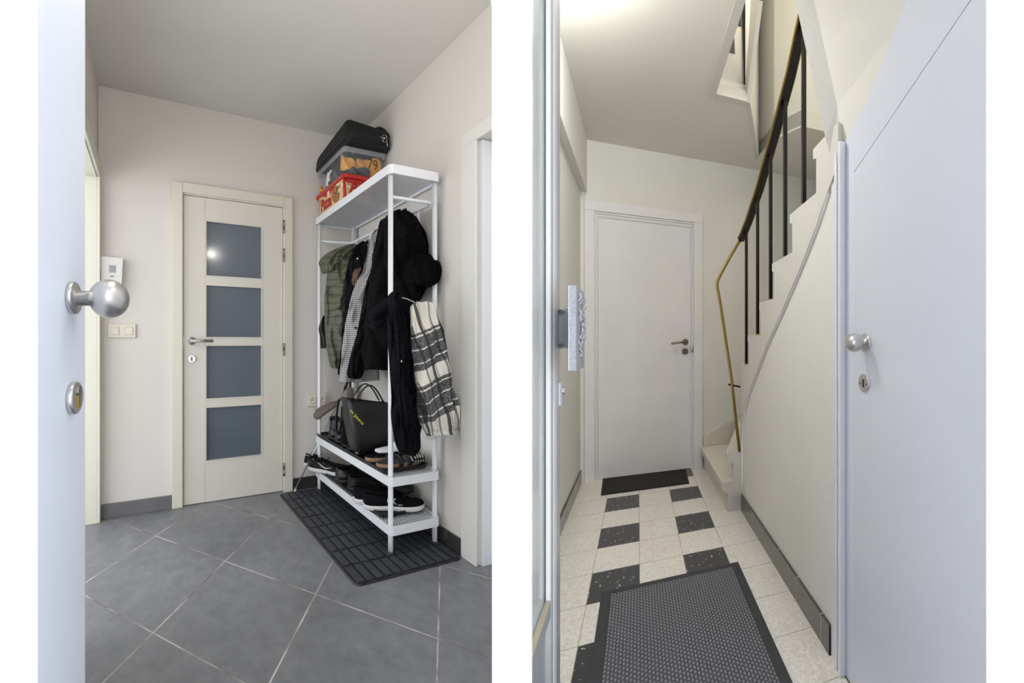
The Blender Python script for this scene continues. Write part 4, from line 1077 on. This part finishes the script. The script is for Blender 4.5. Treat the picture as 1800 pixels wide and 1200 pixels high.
for w in (1.150, 1.052): B(R).lathe((.168, 1.80, w), (0, 1, 0), [(0, .008), (.008, .008), (.010, .006), (.016, .005)], 16).obj('bolt', 'chrome', pl)
k = B(R).box(.160, .168, 1.785, 1.805, .885, .950, .002).obj('lock_plate', 'alu', door)
B(R).lathe((.166, 1.797, .925), (1, 0, 0), [(0, .009), (.008, .009), (.010, .007)], 16).obj('lock_cylinder', 'chrome', k)

# ---------------------------------------------------------------- mats
b = B(R)
b.rings([[(.11, -.0, 0.0005), (.74, .005, .0005), (.73, .303, .0005), (.124, .300, .0005)], [(.112, .002, .009), (.738, .007, .009), (.728, .299, .009), (.126, .296, .009)]], smooth=False)
b.obj('doormat', 'coir', label='small black fibre doormat lying in front of the hall door', cat='doormat')
t = thing('entrance_mat', 'large grey ribbed entrance mat with black border in the foreground of the stair hall', 'doormat', (.52, 1.7, 0), g=R)
b = B(R); b.box(.222, .822, 1.302, 2.2, .0005, .006, .002); b.obj('border', 'matedge', t)
b = B(R); b.box(.262, .782, 1.335, 2.165, .006, .011, .003); b.obj('pile', 'matpile', t)

# ================================================================== LIGHT
def area(name, loc, rot, size, sy, power, col):
    l = bpy.data.lights.new(name, 'AREA'); l.shape = 'RECTANGLE'; l.size = size; l.size_y = sy; l.energy = power; l.color = col
    o = bpy.data.objects.new(name, l); C.objects.link(o); o.location = loc; o.rotation_euler = rot; return o
w_ = bpy.data.worlds.new('overcast_sky'); SC.world = w_; w_.use_nodes = True
bg = w_.node_tree.nodes['Background']; bg.inputs[0].default_value = (.88, .93, 1, 1); bg.inputs[1].default_value = 2.3
area('daylight_behind', (.6, -3.6, 1.15), (math.radians(90), 0, math.radians(9)), 6, 2.4, 125, (.88, .94, 1))
sl = bpy.data.lights.new('sun', 'SUN'); sl.energy = 9; sl.angle = .05; sl.color = (1, .98, .95)  # added to strike the pale slab outside and bounce light indoors
so = bpy.data.objects.new('sun', sl); C.objects.link(so); so.rotation_euler = Vector((-.15, -.62, -1)).to_track_quat('-Z', 'Y').to_euler(); so.location = (0, 3, 8)
def globe(name, loc, power, col, r=.12):
    l = bpy.data.lights.new(name, 'POINT'); l.energy = power; l.shadow_soft_size = r; l.color = col
    o = bpy.data.objects.new(name, l); C.objects.link(o); o.location = loc
globe('pendant_left', (-.8, 1.45, 2.12), 8, (1, .96, .91))  # added fill out of view, brightens the entrance room and its ceiling
area('ceiling_light_right', (.33, 2.1, 2.54), (math.radians(38), 0, 0), .35, .45, 21, (1, .985, .975))  # added fill, tilted to brighten the far end of the stair hall
globe('stairwell_lamp', R.P((1.12, 1.6, 3.5)), 9, (1, .93, .78))
globe('landing_lamp', R.P((1.5, 1.3, 3.6)), 13, (1, .93, .78))  # second light added to brighten the walls above the stair opening
globe('spot_bulb', L.P((-.807, 1.7, 2.09)), 3, (1, .94, .86), .025)

# ================================================================== CAMERA
cam = bpy.data.cameras.new('camera'); co = bpy.data.objects.new('camera', cam); C.objects.link(co)
co.location = (0, 0, 1.065); co.rotation_euler = (math.radians(90), 0, 0)
cam.sensor_width = 36; cam.lens = 930.615 / 1800 * 36; cam.clip_start = .05
SC.camera = co
SC.view_settings.view_transform = 'Standard'; SC.view_settings.look = 'None'
SC.view_settings.gamma = 1; SC.view_settings.exposure = 0; SC.view_settings.use_curve_mapping = False
